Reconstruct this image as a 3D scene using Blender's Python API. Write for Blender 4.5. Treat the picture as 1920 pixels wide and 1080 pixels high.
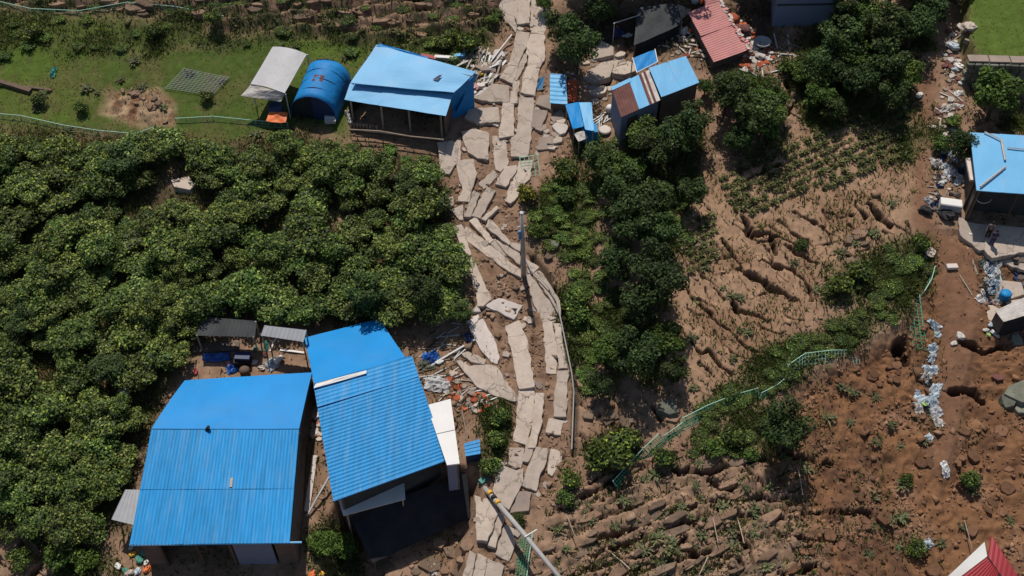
import bpy, math, random
import numpy as np
from mathutils import Vector, Matrix, Quaternion
random.seed(7)
RNG = np.random.default_rng(7)
for o in list(bpy.data.objects): bpy.data.objects.remove(o)
scn = bpy.context.scene
COL = scn.collection
# ------------------------------------------------------------------ camera, sky, sun, exposure
PITCH, SLOPE, LENS, DIST = math.radians(50), 0.25, 40.0, 76.0
FW = np.array([0, math.cos(PITCH), -math.sin(PITCH)]); UP = np.array([0, math.sin(PITCH), math.cos(PITCH)]); RT = np.array([1.0, 0, 0])
CAM = -DIST * FW
FPX = 1920 * LENS / 36.0
cd = bpy.data.cameras.new('camera'); cd.lens = LENS; cd.sensor_width = 36; cd.clip_end = 3000; cd.clip_start = 0.5
co = bpy.data.objects.new('camera', cd); COL.objects.link(co)
co.location = CAM; co.rotation_euler = (math.pi / 2 - PITCH, 0, 0); scn.camera = co
SUN_EL, SUN_AZ = math.radians(64), math.radians(-14)      # azimuth from +y, negative = to the left
w = bpy.data.worlds.new('World'); scn.world = w; w.use_nodes = True
nt = w.node_tree; bg = nt.nodes['Background']
sky = nt.nodes.new('ShaderNodeTexSky'); sky.sky_type = 'NISHITA'; sky.sun_disc = False
sky.sun_elevation = SUN_EL; sky.sun_rotation = SUN_AZ
nt.links.new(sky.outputs[0], bg.inputs[0]); bg.inputs[1].default_value = 0.072
sl = bpy.data.lights.new('sun', 'SUN'); sl.energy = 4.2; sl.angle = math.radians(0.6); sl.color = (1.0, 0.93, 0.84)
so = bpy.data.objects.new('sun', sl); COL.objects.link(so)
sd = Vector((math.sin(SUN_AZ) * math.cos(SUN_EL), math.cos(SUN_AZ) * math.cos(SUN_EL), math.sin(SUN_EL)))
so.rotation_euler = (-sd).to_track_quat('-Z', 'Y').to_euler(); so.location = sd * 120
scn.render.engine = 'CYCLES'
scn.view_settings.view_transform = 'Standard'; scn.view_settings.look = 'None'
scn.view_settings.exposure = 0.06; scn.view_settings.gamma = 1
scn.render.resolution_x = 1024; scn.render.resolution_y = 576
# ------------------------------------------------------------------ pixel <-> world helpers
def base_z(y):
    y = np.asarray(y, float)
    return SLOPE * np.where(np.abs(y) < 60, y, np.sign(y) * (60 + 40 * np.tanh((np.abs(y) - 60) / 40)))
def ray(px, py):
    return FW + RT * (px - 960) / FPX + UP * (540 - py) / FPX
def project(x, y, z):
    dx, dy, dz = x - CAM[0], y - CAM[1], z - CAM[2]
    d = np.maximum(dy * FW[1] + dz * FW[2], 1e-3)
    return 960 + FPX * dx / d, 540 - FPX * (dy * UP[1] + dz * UP[2]) / d
def onz(px, py, z):
    d = ray(px, py); t = (z - CAM[2]) / d[2]; return Vector(CAM + t * d)
def onbase(px, py):
    d = ray(px, py); t = (SLOPE * CAM[1] - CAM[2]) / (d[2] - SLOPE * d[1]); return CAM + t * d
# ------------------------------------------------------------------ noise
def vnoise(x, y, seed):
    r = np.random.default_rng(seed).random((256, 256))
    xi = np.floor(x).astype(int); yi = np.floor(y).astype(int); fx = x - xi; fy = y - yi
    fx = fx * fx * (3 - 2 * fx); fy = fy * fy * (3 - 2 * fy)
    a = r[xi % 256, yi % 256]; b = r[(xi + 1) % 256, yi % 256]; c = r[xi % 256, (yi + 1) % 256]; d = r[(xi + 1) % 256, (yi + 1) % 256]
    return (a * (1 - fx) + b * fx) * (1 - fy) + (c * (1 - fx) + d * fx) * fy
def fbm(x, y, s, seed, octv=4):
    v = 0; a = .5; t = 0
    for k in range(octv):
        v = v + a * vnoise(x / s + 37 * k, y / s + 11 * k, seed + k); t += a; a *= .5; s *= .5
    return v / t
def ridged(x, y, s, seed, octv=3):
    v = 0; a = .5; t = 0
    for k in range(octv):
        v = v + a * (1 - np.abs(2 * vnoise(x / s + 17 * k, y / s + 5 * k, seed + k) - 1)); t += a; a *= .5; s *= .5
    return v / t
def seg_dist(PX, PY, pts):
    best = np.full(PX.shape, 1e9)
    for (ax, ay), (bx, by) in zip(pts[:-1], pts[1:]):
        vx, vy = bx - ax, by - ay
        t = np.clip(((PX - ax) * vx + (PY - ay) * vy) / (vx * vx + vy * vy + 1e-9), 0, 1)
        best = np.minimum(best, np.hypot(PX - ax - t * vx, PY - ay - t * vy))
    return best
def inside(PX, PY, poly):
    r = np.zeros(PX.shape, bool); n = len(poly)
    for i in range(n):
        ax, ay = poly[i]; bx, by = poly[(i + 1) % n]
        if ay == by: continue
        r ^= ((ay > PY) != (by > PY)) & (PX < (bx - ax) * (PY - ay) / (by - ay) + ax)
    return r
def pmask(PX, PY, poly, feather=12):
    d = seg_dist(PX, PY, poly + [poly[0]])
    d = np.where(inside(PX, PY, poly), d, -d)
    return np.clip(d / feather * .5 + .5, 0, 1)
# ------------------------------------------------------------------ terrain
def axis(lo, hi, step, far, f0, f1):
    a = list(np.arange(lo, f0, step)) + list(np.arange(f0, f1, .062)) + list(np.arange(f1, hi + step / 2, step)); s = step; x = a[-1]; r = []
    while x < far: s *= 1.35; x += s; r.append(x)
    s = step; x = a[0]; l = []
    while x > -far: s *= 1.35; x -= s; l.append(x)
    return np.array(l[::-1] + a + r)
XS = axis(-45, 45, .118, 420, 9.8, 27.5); YS = axis(-26, 35, .118, 420, -7.5, 8.0)
GX, GY = np.meshgrid(XS, YS); GZ0 = base_z(GY)
PX, PY = project(GX, GY, GZ0)
FAR = (np.abs(GX) > 50) | (GY > 40) | (GY < -30)
PX = np.where(FAR, -9e4, PX)
wob = 14 * (fbm(GX, GY, 3, 90) - .5) * 2; PXw = PX + wob; PYw = PY + 14 * (fbm(GX, GY, 3, 95) - .5) * 2
def Zt(ox, oy, s, pts): return [(ox + x / s, oy + y / s) for x, y in pts]
LAWN = [(-80, 110), (60, 90), (250, 110), (450, 95), (600, 85), (680, 95), (650, 250), (560, 240), (430, 262), (300, 255), (120, 250), (40, 235), (-80, 235)]
LAWN2 = [(1812, -60), (2020, -60), (2020, 148), (1820, 142), (1800, 90)]
MEADOW = [(-80, 20), (200, 30), (420, 55), (560, 60), (700, 80), (900, 60), (930, 130), (860, 150), (680, 110), (450, 100), (-80, 120)]
TOPF = [(-80, -80), (960, -80), (935, 60), (880, 85), (700, 80), (540, 62), (420, 50), (250, 22), (-80, 15)]
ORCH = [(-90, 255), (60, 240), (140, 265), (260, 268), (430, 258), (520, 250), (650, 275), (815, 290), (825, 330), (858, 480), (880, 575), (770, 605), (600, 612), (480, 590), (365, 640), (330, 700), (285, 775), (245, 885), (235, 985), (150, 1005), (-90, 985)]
FIELD = [(1255, 540), (1290, 400), (1330, 330), (1480, 250), (1700, 200), (1730, 330), (1715, 420), (1640, 480), (1560, 560), (1440, 655), (1300, 760), (1255, 640)]
RED = [(1425, 800), (1540, 700), (1625, 660), (1700, 620), (1735, 440), (1800, 440), (1840, 480), (2010, 490), (2010, 1180), (1500, 1180), (1440, 960)]
REDB = [(1040, 930), (1150, 900), (1400, 860), (1500, 900), (1560, 1180), (1000, 1180)]
TRACK = [(1715, 130), (1760, 130), (1740, 250), (1738, 330), (1765, 430), (1830, 470), (1850, 560), (1830, 700), (1790, 880), (1760, 870), (1768, 700), (1765, 560), (1735, 440), (1705, 420), (1712, 330), (1715, 230)]
ROAD = [(930, -60), (1035, -60), (1020, 120), (1015, 240), (1010, 330), (960, 400), (1010, 480), (1060, 600), (1070, 760), (1040, 890), (990, 990), (960, 1180), (870, 1180), (885, 940), (960, 830), (955, 720), (900, 580), (860, 440), (820, 300), (870, 180), (950, 90)]
GULLY = [(1470, 190), (1500, 230), (1480, 330), (1400, 350), (1330, 300), (1300, 330), (1280, 420), (1240, 430), (1340, 190)]
YARD = [(1795, 395), (1815, 412), (2010, 428), (2010, 492), (1862, 484), (1838, 470), (1803, 442)]
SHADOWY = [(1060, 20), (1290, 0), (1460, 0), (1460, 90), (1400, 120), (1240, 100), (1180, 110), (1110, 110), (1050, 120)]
CRACKS = [(5, .85, Zt(1240, 380, 3, p)) for p in [
    [(100, 450), (210, 570), (290, 650), (380, 720), (490, 820), (560, 840)], [(350, 210), (430, 340), (470, 400)],
    [(540, 310), (630, 350)], [(110, 710), (160, 770), (230, 850), (270, 830), (340, 910), (400, 970)],
    [(660, 90), (720, 160), (830, 210)], [(740, 50), (850, 110), (920, 140)], [(1090, 0), (1150, 80)],
    [(690, 230), (780, 300), (880, 350)], [(600, 180), (720, 220)], [(1060, 130), (1150, 180), (1220, 200)]]] + \
  [(8.5, 1.2, Zt(1240, 380, 3, p)) for p in [
    [(380, 520), (440, 600), (550, 640), (600, 670)], [(430, 370), (520, 410), (640, 500), (750, 540)], [(460, 70), (500, 180), (600, 180), (650, 280)],
    [(640, 350), (740, 380), (820, 460), (840, 540)], [(1170, 0), (1230, 80), (1290, 130)], [(820, 500), (850, 550)]]] + \
  [(3.2, .55, Zt(1240, 380, 3, p)) for p in [
    [(210, 900), (300, 970)], [(680, 610), (730, 650), (800, 660)], [(1000, 200), (1050, 260), (1000, 290)], [(680, 520), (760, 540)],
    [(820, 200), (860, 260)], [(240, 480), (300, 600)], [(840, 400), (880, 480)], [(300, 480), (360, 540)], [(920, 160), (960, 210)], [(560, 700), (640, 740), (700, 730)],
    [(970, 60), (1010, 110)], [(1240, 150), (1300, 190)], [(300, 720), (350, 800), (430, 860)]]] + \
  [(7.5, .9, Zt(960, 810, 4, p)) for p in [
    [(650, 790), (1000, 690)], [(600, 930), (900, 830), (1100, 750), (1500, 640)], [(600, 1030), (900, 960), (1300, 800)], [(700, 1090), (1000, 1020), (1500, 900)],
    [(520, 480), (650, 420), (860, 260)], [(680, 500), (900, 470)], [(1480, 350), (1560, 410), (1680, 420)], [(1210, 280), (1500, 300), (1900, 180)], [(1540, 900), (1700, 980), (1760, 1080)],
    [(1900, 700), (2200, 780), (2500, 760)], [(2000, 620), (2300, 560), (2700, 590)], [(2000, 1050), (2300, 960)], [(1700, 760), (1780, 880)], [(1150, 620), (1500, 520), (1900, 470)], [(1500, 560), (1900, 640)]]] + \
  [(6, .7, Zt(960, 540, 4, p)) for p in [[(660, 960), (770, 1040)], [(520, 850), (580, 940)], [(760, 1030), (860, 1050)], [(1050, 900), (1130, 980)], [(480, 1080), (600, 1160)]]] + \
  [(7, .8, [(1110, 130), (1150, 118), (1175, 105)]), (7, .8, [(1105, 150), (1138, 160), (1150, 140)]), (20, 1.9, [(1690, 632), (1700, 665)]), (9, .9, [(1560, 860), (1500, 850), (1470, 830)]),
   (8, .8, [(-20, 1060), (20, 1050), (40, 1020)]), (8, .8, [(60, 1075), (110, 1040)]), (14, 1.3, [(1790, 730), (1830, 725), (1850, 745)]), (12, 1.2, [(1800, 640), (1850, 655), (1880, 640)]),
   (7, .7, [(1395, 340), (1440, 310), (1490, 300)]), (9, .9, [(1475, 150), (1490, 190), (1470, 220)])]
m_bare = pmask(PXw, PYw, [(205, 165), (300, 160), (335, 210), (325, 245), (285, 235), (235, 225), (192, 215)], 10)
rc = random.Random(55)
for k in range(60):
    x, y = rc.uniform(1265, 1700), rc.uniform(380, 740)
    if not inside(np.array([x]), np.array([y]), FIELD)[0]: continue
    a = rc.uniform(.45, .95) + (1.9 if rc.random() < .18 else 0); L = rc.uniform(18, 60); pts = [(x, y)]
    for i in range(3): a += rc.uniform(-.35, .35); x += L / 3 * math.cos(a); y += L / 3 * math.sin(a); pts.append((x, y))
    CRACKS.append((rc.uniform(2.2, 3.4), rc.uniform(.25, .45), pts))
for k in range(46):
    x, y = rc.uniform(1000, 1480), rc.uniform(830, 1080); a = -.38 + rc.uniform(-.25, .25) + (1.2 if rc.random() < .25 else 0); L = rc.uniform(25, 90); pts = [(x, y)]
    for i in range(3): a += rc.uniform(-.25, .25); x += L / 3 * math.cos(a); y += L / 3 * math.sin(a); pts.append((x, y))
    CRACKS.append((rc.uniform(2.6, 4.5), rc.uniform(.4, .7), pts))
m_lawn = np.maximum(pmask(PXw, PYw, LAWN), pmask(PXw, PYw, LAWN2)); m_mead = pmask(PXw, PYw, MEADOW, 20); m_top = pmask(PXw, PYw, TOPF, 10)
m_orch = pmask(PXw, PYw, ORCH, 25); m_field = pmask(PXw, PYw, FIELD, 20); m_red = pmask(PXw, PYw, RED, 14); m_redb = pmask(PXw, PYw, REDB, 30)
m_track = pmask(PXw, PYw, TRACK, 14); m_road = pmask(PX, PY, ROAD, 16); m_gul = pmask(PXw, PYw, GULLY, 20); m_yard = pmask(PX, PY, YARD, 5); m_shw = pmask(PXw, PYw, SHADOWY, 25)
nz = 0.22 * (fbm(GX, GY, 4, 1) - .5) + .10 * (fbm(GX, GY, .8, 5) - .5) * (1 - .7 * m_field)
rough = np.clip(np.maximum.reduce([m_red, m_redb * .9, m_gul * .7, m_road * .35, m_top * .6, m_bare * .9, m_shw * .6]) + .12, 0, 1) * (1 - .85 * m_track) * np.maximum(1 - .9 * m_lawn, m_bare) * (1 - m_yard) * (1 - .8 * m_field)
rg = .60 * (fbm(GX, GY, 2.4, 20) - .5) + .36 * (fbm(GX, GY, .9, 30) - .5) - .34 * (ridged(GX, GY, 1.1, 33, 2) - .6) - .22 * (ridged(GX, GY, .42, 40, 2) - .6)
H = nz * (1 - .6 * m_lawn) + rg * rough * 1.15
# step-like terraces in the broken fields (torn beds)
u = GX * math.cos(.42) + GY * math.sin(.42); v = -GX * math.sin(.42) + GY * math.cos(.42)
vw = v + 1.1 * (fbm(u, v, 5, 50) - .5) + .5 * (fbm(u, v, 1.2, 52) - .5)
saw = (vw / 1.35) % 1.0
H += m_redb * .30 * (np.clip(saw * 1.15, 0, 1) - .5)
vt = GY - .12 * GX * (GX > -40) + .9 * (fbm(GX, GY, 4, 60) - .5) + .4 * (fbm(GX, GY, 1, 62) - .5)
H += m_top * .85 * (np.clip(((vt / 1.15) % 1.0) * 1.2, 0, 1) - .5)
uf = GX * math.cos(.62) - GY * math.sin(.62); vf = GX * math.sin(.62) + GY * math.cos(.62)
H += m_field * .012 * np.sin(uf * 2 * math.pi / .55)
sf = ((vf + 1.0 * (fbm(uf, vf, 4, 70) - .5)) / 2.3) % 1.0
H += m_field * .10 * (sf - .5)
H -= .55 * m_red * (1 - m_track) + .22 * m_road
H += 1.5 * pmask(PX, PY, LAWN2, 4)
H -= 1.0 * pmask(PX, PY, [(1818, 146), (2020, 152), (2020, 240), (1880, 240), (1835, 190)], 6)
crk = np.zeros_like(H)
jit = 6 * (fbm(GX, GY, .55, 80, 3) - .5) * 2; jit2 = 6 * (fbm(GX, GY, .55, 84, 3) - .5) * 2
for wd, dp, pts in CRACKS:
    xs = [p[0] for p in pts]; ys = [p[1] for p in pts]; mg = wd * 4 + 25
    sel = (PX > min(xs) - mg) & (PX < max(xs) + mg) & (PY > min(ys) - mg) & (PY < max(ys) + mg)
    if not sel.any(): continue
    d = seg_dist(PX[sel] + jit[sel], PY[sel] + jit2[sel], pts)
    ww = wd * .5 * (.3 + 1.2 * vnoise(GX[sel] * 1.3, GY[sel] * 1.3, 88))
    c = np.clip(1.45 - d / ww, 0, 1); H[sel] -= dp * .85 * c; crk[sel] = np.maximum(crk[sel], c)
    H[sel] += .03 * np.clip(1 - d / (wd * 2.6), 0, 1) * (1 - c)
# gutter beside the road
d = seg_dist(PX, PY, [(1000, 480), (1030, 520), (1052, 570), (1068, 640), (1080, 720), (1076, 850)]); gut = np.clip(1.3 - d / 6, 0, 1); H -= .5 * gut
# level building platforms
for poly in [[(640, 150), (850, 170), (860, 262), (640, 250)], [(240, 820), (560, 800), (560, 1110), (235, 1110)], [(590, 730), (850, 740), (880, 920), (650, 1010)],
             [(1150, 150), (1310, 120), (1320, 190), (1170, 240)], [(1825, 290), (2010, 290), (2010, 430), (1815, 420)]]:
    m = pmask(PX, PY, poly, 14); H = H * (1 - m) + (-.12) * m; crk *= (1 - m)
H -= 2.2 * pmask(PX, PY, [(640, 945), (760, 905), (850, 880), (893, 890), (885, 960), (862, 1000), (850, 1250), (600, 1250), (615, 1000)], 14)
H = np.where(FAR, 0, H)
GZ = GZ0 + H
def hz(x, y):
    i = int(np.clip(np.searchsorted(XS, x) - 1, 0, len(XS) - 2)); j = int(np.clip(np.searchsorted(YS, y) - 1, 0, len(YS) - 2))
    fx = (x - XS[i]) / (XS[i + 1] - XS[i]); fy = (y - YS[j]) / (YS[j + 1] - YS[j])
    return float((GZ[j, i] * (1 - fx) + GZ[j, i + 1] * fx) * (1 - fy) + (GZ[j + 1, i] * (1 - fx) + GZ[j + 1, i + 1] * fx) * fy)
def at(px, py, up=0.0):
    d = ray(px, py); t = (SLOPE * CAM[1] - CAM[2]) / (d[2] - SLOPE * d[1])
    for _ in range(8):
        p = CAM + t * d; e = p[2] - (hz(p[0], p[1]) + up); t += e / (-(d[2] - SLOPE * d[1])) * .8
    p = CAM + t * d; return Vector((p[0], p[1], hz(p[0], p[1]) + up))
# ---- soil / grass colours (albedo by kind of ground, shade painted in under m_shw)
def mixc(a, b, m): return a * (1 - m[..., None]) + np.array(b) * m[..., None]
n1 = fbm(GX, GY, 2.2, 110); n2 = fbm(GX, GY, .7, 115); n3 = fbm(GX, GY, 7, 118)
C = np.ones(GX.shape + (3,)) * np.array([.27, .172, .115])
C = mixc(C, (.17, .102, .066), np.clip((n1 - .42) * 3.2, 0, 1) * .8)
C = mixc(C, (.315, .200, .128), m_field * .92)
C = mixc(C, (.245, .145, .09), m_field * np.clip((n1 - .5) * 4, 0, 1))
C = mixc(C, (.205, .105, .054), m_red); C = mixc(C, (.105, .056, .036), m_red * np.clip((n3 * .6 + n2 * .4 - .48) * 7, 0, 1) * .85); C = mixc(C, (.29, .165, .10), m_red * np.clip((n1 - .55) * 5, 0, 1) * .8)
C = mixc(C, (.275, .178, .118), m_redb); C = mixc(C, (.14, .098, .070), m_redb * np.clip((n2 - .52) * 5, 0, 1) * .8)
C = mixc(C, (.195, .105, .064), m_track * .9)
C = mixc(C, (.235, .150, .10), m_road); C = mixc(C, (.12, .068, .042), m_road * np.clip((n2 - .5) * 4, 0, 1) * .8)
C = mixc(C, (.22, .14, .095), m_top); C = mixc(C, (.055, .052, .030), m_top * np.clip((n2 - .45) * 6, 0, 1)); C = mixc(C, (.035, .055, .018), m_top * np.clip((n1 - .5) * 6, 0, 1) * .8)
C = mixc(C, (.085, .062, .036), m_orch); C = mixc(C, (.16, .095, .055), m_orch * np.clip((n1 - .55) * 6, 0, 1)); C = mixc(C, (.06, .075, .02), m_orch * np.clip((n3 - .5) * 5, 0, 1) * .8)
g = np.clip(m_lawn + m_mead * .85, 0, 1)
C = mixc(C, (.052, .078, .016), g); C = mixc(C, (.070, .105, .018), g * np.clip((n3 - .45) * 5, 0, 1) * .7); C = mixc(C, (.085, .080, .028), g * np.clip((n2 - .55) * 5, 0, 1) * .7)
C = mixc(C, (.10, .085, .035), g * np.clip((n1 - .5) * 5, 0, 1) * .55); C = mixc(C, (.04, .05, .02), m_mead * np.clip((n2 - .5) * 6, 0, 1) * .8)
C = mixc(C, (.080, .120, .022), pmask(PXw, PYw, LAWN2) * .7)
C = mixc(C, (.050, .034, .026), m_shw * .9); C = mixc(C, (.30, .22, .15), m_yard)  # m_shw darkens the soil colour to paint in the shade at the top
BARE = [[(205, 170), (300, 165), (330, 210), (320, 245), (285, 235), (235, 225), (192, 215)], [(1100, 110), (1160, 85), (1185, 120), (1160, 190), (1110, 200)], [(-40, 1015), (60, 1010), (180, 1050), (150, 1110), (-40, 1110)],
        [(310, 320), (355, 300), (385, 340), (360, 365), (315, 350)], [(600, 385), (650, 395), (655, 425), (605, 425)]]
for k, b in enumerate(BARE):
    m = pmask(PXw, PYw, b, 10); C = mixc(C, (.30, .20, .13), m * .85); C = mixc(C, (.16, .085, .05), m * np.clip((n2 - .5) * 6, 0, 1))
GRN = [[(1310, 770), (1400, 690), (1500, 640), (1620, 570), (1700, 560), (1690, 600), (1560, 660), (1470, 720), (1400, 760), (1330, 800)], [(1560, 500), (1640, 470), (1700, 440), (1745, 440), (1745, 540), (1690, 560), (1600, 570), (1550, 560)],
       [(1030, 340), (1110, 350), (1120, 440), (1060, 460), (1010, 400)], [(1105, 840), (1170, 810), (1190, 840), (1140, 880)], [(905, 760), (945, 760), (940, 880), (905, 890)], [(580, 990), (650, 970), (660, 1060), (600, 1075)],
       [(60, 1020), (200, 1030), (215, 1070), (120, 1075)], [(1300, 820), (1400, 780), (1490, 760), (1480, 830), (1380, 850)], [(1890, 190), (2010, 180), (2010, 245), (1900, 240)], [(1760, 250), (1720, 230), (1690, 260), (1700, 300)], [(1000, 390), (1110, 400), (1090, 480), (1010, 470)], [(1040, 540), (1100, 540), (1110, 740), (1080, 740)]]
m_grn = np.zeros_like(H)
for b in [[(1095, 250), (1300, 240), (1300, 440), (1240, 520), (1260, 640), (1240, 730), (1120, 740), (1110, 480)], [(1340, 160), (1480, 120), (1560, 40), (1740, 0), (1760, 60), (1700, 220), (1500, 230), (1440, 300), (1350, 290)]]: m_grn = np.maximum(m_grn, .8 * pmask(PXw, PYw, b, 25) * np.clip((n1 - .36) * 4, 0, 1))
for b in GRN: m_grn = np.maximum(m_grn, pmask(PXw, PYw, b, 18))
C = mixc(C, (.060, .072, .026), m_grn * .75)
C = mixc(C, (.040, .024, .018), np.clip(crk * 1.4, 0, 1) * .85); C = mixc(C, (.05, .042, .034), gut * .8)
C *= ((.77 + .26 * fbm(GX, GY, .35, 130, 2)) * (1 - .08 * m_red) * (1 + .22 * m_lawn))[..., None]
ny, nx = GX.shape
idx = np.arange(nx * ny).reshape(ny, nx)
quads = np.stack([idx[:-1, :-1], idx[:-1, 1:], idx[1:, 1:], idx[1:, :-1]], -1).reshape(-1, 4)
def mesh_np(name, verts, faces, cols=None, smooth=False):
    me = bpy.data.meshes.new(name); verts = np.asarray(verts, np.float32); faces = np.asarray(faces, np.int32); k = faces.shape[1]
    me.vertices.add(len(verts)); me.vertices.foreach_set('co', verts.ravel())
    me.loops.add(faces.size); me.loops.foreach_set('vertex_index', faces.ravel())
    me.polygons.add(len(faces)); me.polygons.foreach_set('loop_start', np.arange(0, faces.size, k, dtype=np.int32))
    me.polygons.foreach_set('loop_total', np.full(len(faces), k, np.int32)) if False else None
    if smooth: me.polygons.foreach_set('use_smooth', np.ones(len(faces), bool))
    me.update(calc_edges=True)
    if cols is not None:
        at_ = me.color_attributes.new('Col', 'FLOAT_COLOR', 'POINT')
        c4 = np.ones((len(verts), 4), np.float32); c4[:, :3] = cols; at_.data.foreach_set('color', c4.ravel())
    return me
# ------------------------------------------------------------------ materials
MATS = {}
def mat(name, col, rough=.8, spec=.3, var=.25, scale=1.5, dirt=None, dirt_amt=.5, dirt_scale=.6, bump=0, bscale=8, attr=False, objvar=0, metal=0, stretch=None, cracks=0):
    if name in MATS: return MATS[name]
    m = bpy.data.materials.new(name); m.use_nodes = True; N = m.node_tree.nodes; L = m.node_tree.links; b = N['Principled BSDF']
    b.inputs['Roughness'].default_value = rough; b.inputs['Specular IOR Level'].default_value = spec; b.inputs['Metallic'].default_value = metal
    tc = N.new('ShaderNodeTexCoord'); src = tc.outputs['Object']
    if stretch:
        mp = N.new('ShaderNodeMapping'); mp.inputs['Scale'].default_value = stretch; L.new(src, mp.inputs[0]); src = mp.outputs[0]
    no = N.new('ShaderNodeTexNoise'); no.inputs['Scale'].default_value = scale; no.inputs['Detail'].default_value = 6; no.inputs['Roughness'].default_value = .65; L.new(src, no.inputs['Vector'])
    mr = N.new('ShaderNodeMapRange'); mr.inputs[1].default_value = .3; mr.inputs[2].default_value = .7; mr.inputs[3].default_value = 1 - var; mr.inputs[4].default_value = 1 + var; L.new(no.outputs['Fac'], mr.inputs[0])
    if attr:
        a = N.new('ShaderNodeAttribute'); a.attribute_name = 'Col'; base = a.outputs['Color']
    else:
        rgb = N.new('ShaderNodeRGB'); rgb.outputs[0].default_value = (*col, 1); base = rgb.outputs[0]
    def mul(c, f):
        v = N.new('ShaderNodeVectorMath'); v.operation = 'SCALE'; L.new(c, v.inputs[0]); L.new(f, v.inputs['Scale']); return v.outputs[0]
    base = mul(base, mr.outputs[0])
    if objvar:
        oi = N.new('ShaderNodeObjectInfo'); r2 = N.new('ShaderNodeMapRange'); r2.inputs[3].default_value = 1 - objvar; r2.inputs[4].default_value = 1 + objvar; L.new(oi.outputs['Random'], r2.inputs[0]); base = mul(base, r2.outputs[0])
    if dirt:
        n4 = N.new('ShaderNodeTexNoise'); n4.inputs['Scale'].default_value = dirt_scale; n4.inputs['Detail'].default_value = 8; n4.inputs['Roughness'].default_value = .7; L.new(src, n4.inputs['Vector'])
        r4 = N.new('ShaderNodeMapRange'); r4.inputs[1].default_value = .5; r4.inputs[2].default_value = .78; r4.inputs[4].default_value = dirt_amt; L.new(n4.outputs['Fac'], r4.inputs[0])
        mx = N.new('ShaderNodeMix'); mx.data_type = 'RGBA'; L.new(r4.outputs[0], mx.inputs[0]); L.new(base, mx.inputs[6]); mx.inputs[7].default_value = (*dirt, 1); base = mx.outputs[2]
    if cracks:
        vo = N.new('ShaderNodeTexVoronoi'); vo.feature = 'DISTANCE_TO_EDGE'; vo.inputs['Scale'].default_value = cracks; nd = N.new('ShaderNodeTexNoise'); nd.inputs['Scale'].default_value = 2.2; nd.inputs['Detail'].default_value = 4
        L.new(tc.outputs['Object'], nd.inputs['Vector']); va = N.new('ShaderNodeVectorMath'); va.operation = 'MULTIPLY_ADD'; L.new(nd.outputs['Color'], va.inputs[0]); va.inputs[1].default_value = (.9, .9, .9); L.new(tc.outputs['Object'], va.inputs[2]); L.new(va.outputs[0], vo.inputs['Vector'])
        rc_ = N.new('ShaderNodeMapRange'); rc_.inputs[1].default_value = 0; rc_.inputs[2].default_value = .022; rc_.inputs[3].default_value = .55; rc_.inputs[4].default_value = 1; L.new(vo.outputs['Distance'], rc_.inputs[0]); base = mul(base, rc_.outputs[0])
    L.new(base, b.inputs['Base Color'])
    if bump:
        n5 = N.new('ShaderNodeTexNoise'); n5.inputs['Scale'].default_value = bscale; n5.inputs['Detail'].default_value = 5; L.new(tc.outputs['Object'], n5.inputs['Vector'])
        bp = N.new('ShaderNodeBump'); bp.inputs['Strength'].default_value = bump; bp.inputs['Distance'].default_value = .08; L.new(n5.outputs['Fac'], bp.inputs['Height']); L.new(bp.outputs[0], b.inputs['Normal'])
    MATS[name] = m; return m
def leafmat(name, rough=.5, spec=.35, trans=.25, objvar=.25):
    m = bpy.data.materials.new(name); m.use_nodes = True; N = m.node_tree.nodes; L = m.node_tree.links; b = N['Principled BSDF']
    a = N.new('ShaderNodeAttribute'); a.attribute_name = 'Col'
    oi = N.new('ShaderNodeObjectInfo'); hs = N.new('ShaderNodeHueSaturation')
    r = N.new('ShaderNodeMapRange'); r.inputs[3].default_value = 1 - objvar; r.inputs[4].default_value = 1 + objvar; L.new(oi.outputs['Random'], r.inputs[0]); L.new(r.outputs[0], hs.inputs['Value'])
    r3 = N.new('ShaderNodeMapRange'); r3.inputs[3].default_value = .485; r3.inputs[4].default_value = .515; ml = N.new('ShaderNodeMath'); ml.operation = 'FRACT'; m2 = N.new('ShaderNodeMath'); m2.operation = 'MULTIPLY'; m2.inputs[1].default_value = 7.3
    L.new(oi.outputs['Random'], m2.inputs[0]); L.new(m2.outputs[0], ml.inputs[0]); L.new(ml.outputs[0], r3.inputs[0]); L.new(r3.outputs[0], hs.inputs['Hue'])
    L.new(a.outputs['Color'], hs.inputs['Color']); L.new(hs.outputs[0], b.inputs['Base Color'])
    b.inputs['Roughness'].default_value = rough; b.inputs['Specular IOR Level'].default_value = spec
    tr = N.new('ShaderNodeBsdfTranslucent'); L.new(hs.outputs[0], tr.inputs[0]); mx = N.new('ShaderNodeMixShader'); mx.inputs[0].default_value = trans
    L.new(b.outputs[0], mx.inputs[1]); L.new(tr.outputs[0], mx.inputs[2]); L.new(mx.outputs[0], N['Material Output'].inputs['Surface'])
    MATS[name] = m; return m
M_GROUND = mat('ground_soil', (1, 1, 1), .95, .1, .22, 1.6, attr=True, bump=.6, bscale=3)
M_CONC = mat('road_concrete', (.405, .338, .283), .92, .15, .14, 1.6, dirt=(.27, .205, .155), dirt_amt=.75, dirt_scale=.7, bump=.25, bscale=6, objvar=.14, cracks=.42)
M_CONCP = mat('pale_concrete', (.52, .46, .42), .9, .2, .10, .8, dirt=(.30, .23, .18), dirt_amt=.5, bump=.15, objvar=.08)
M_CONCG = mat('grey_concrete', (.27, .215, .18), .9, .2, .18, .8, dirt=(.16, .11, .08), dirt_amt=.6, bump=.2)
M_BLUE = mat('blue_roof_steel', (.010, .215, .500), .52, .20, .20, 1.3, dirt=(.13, .29, .46), dirt_amt=.6, dirt_scale=.8, objvar=.08, stretch=(3.5, .35, 1))
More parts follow.
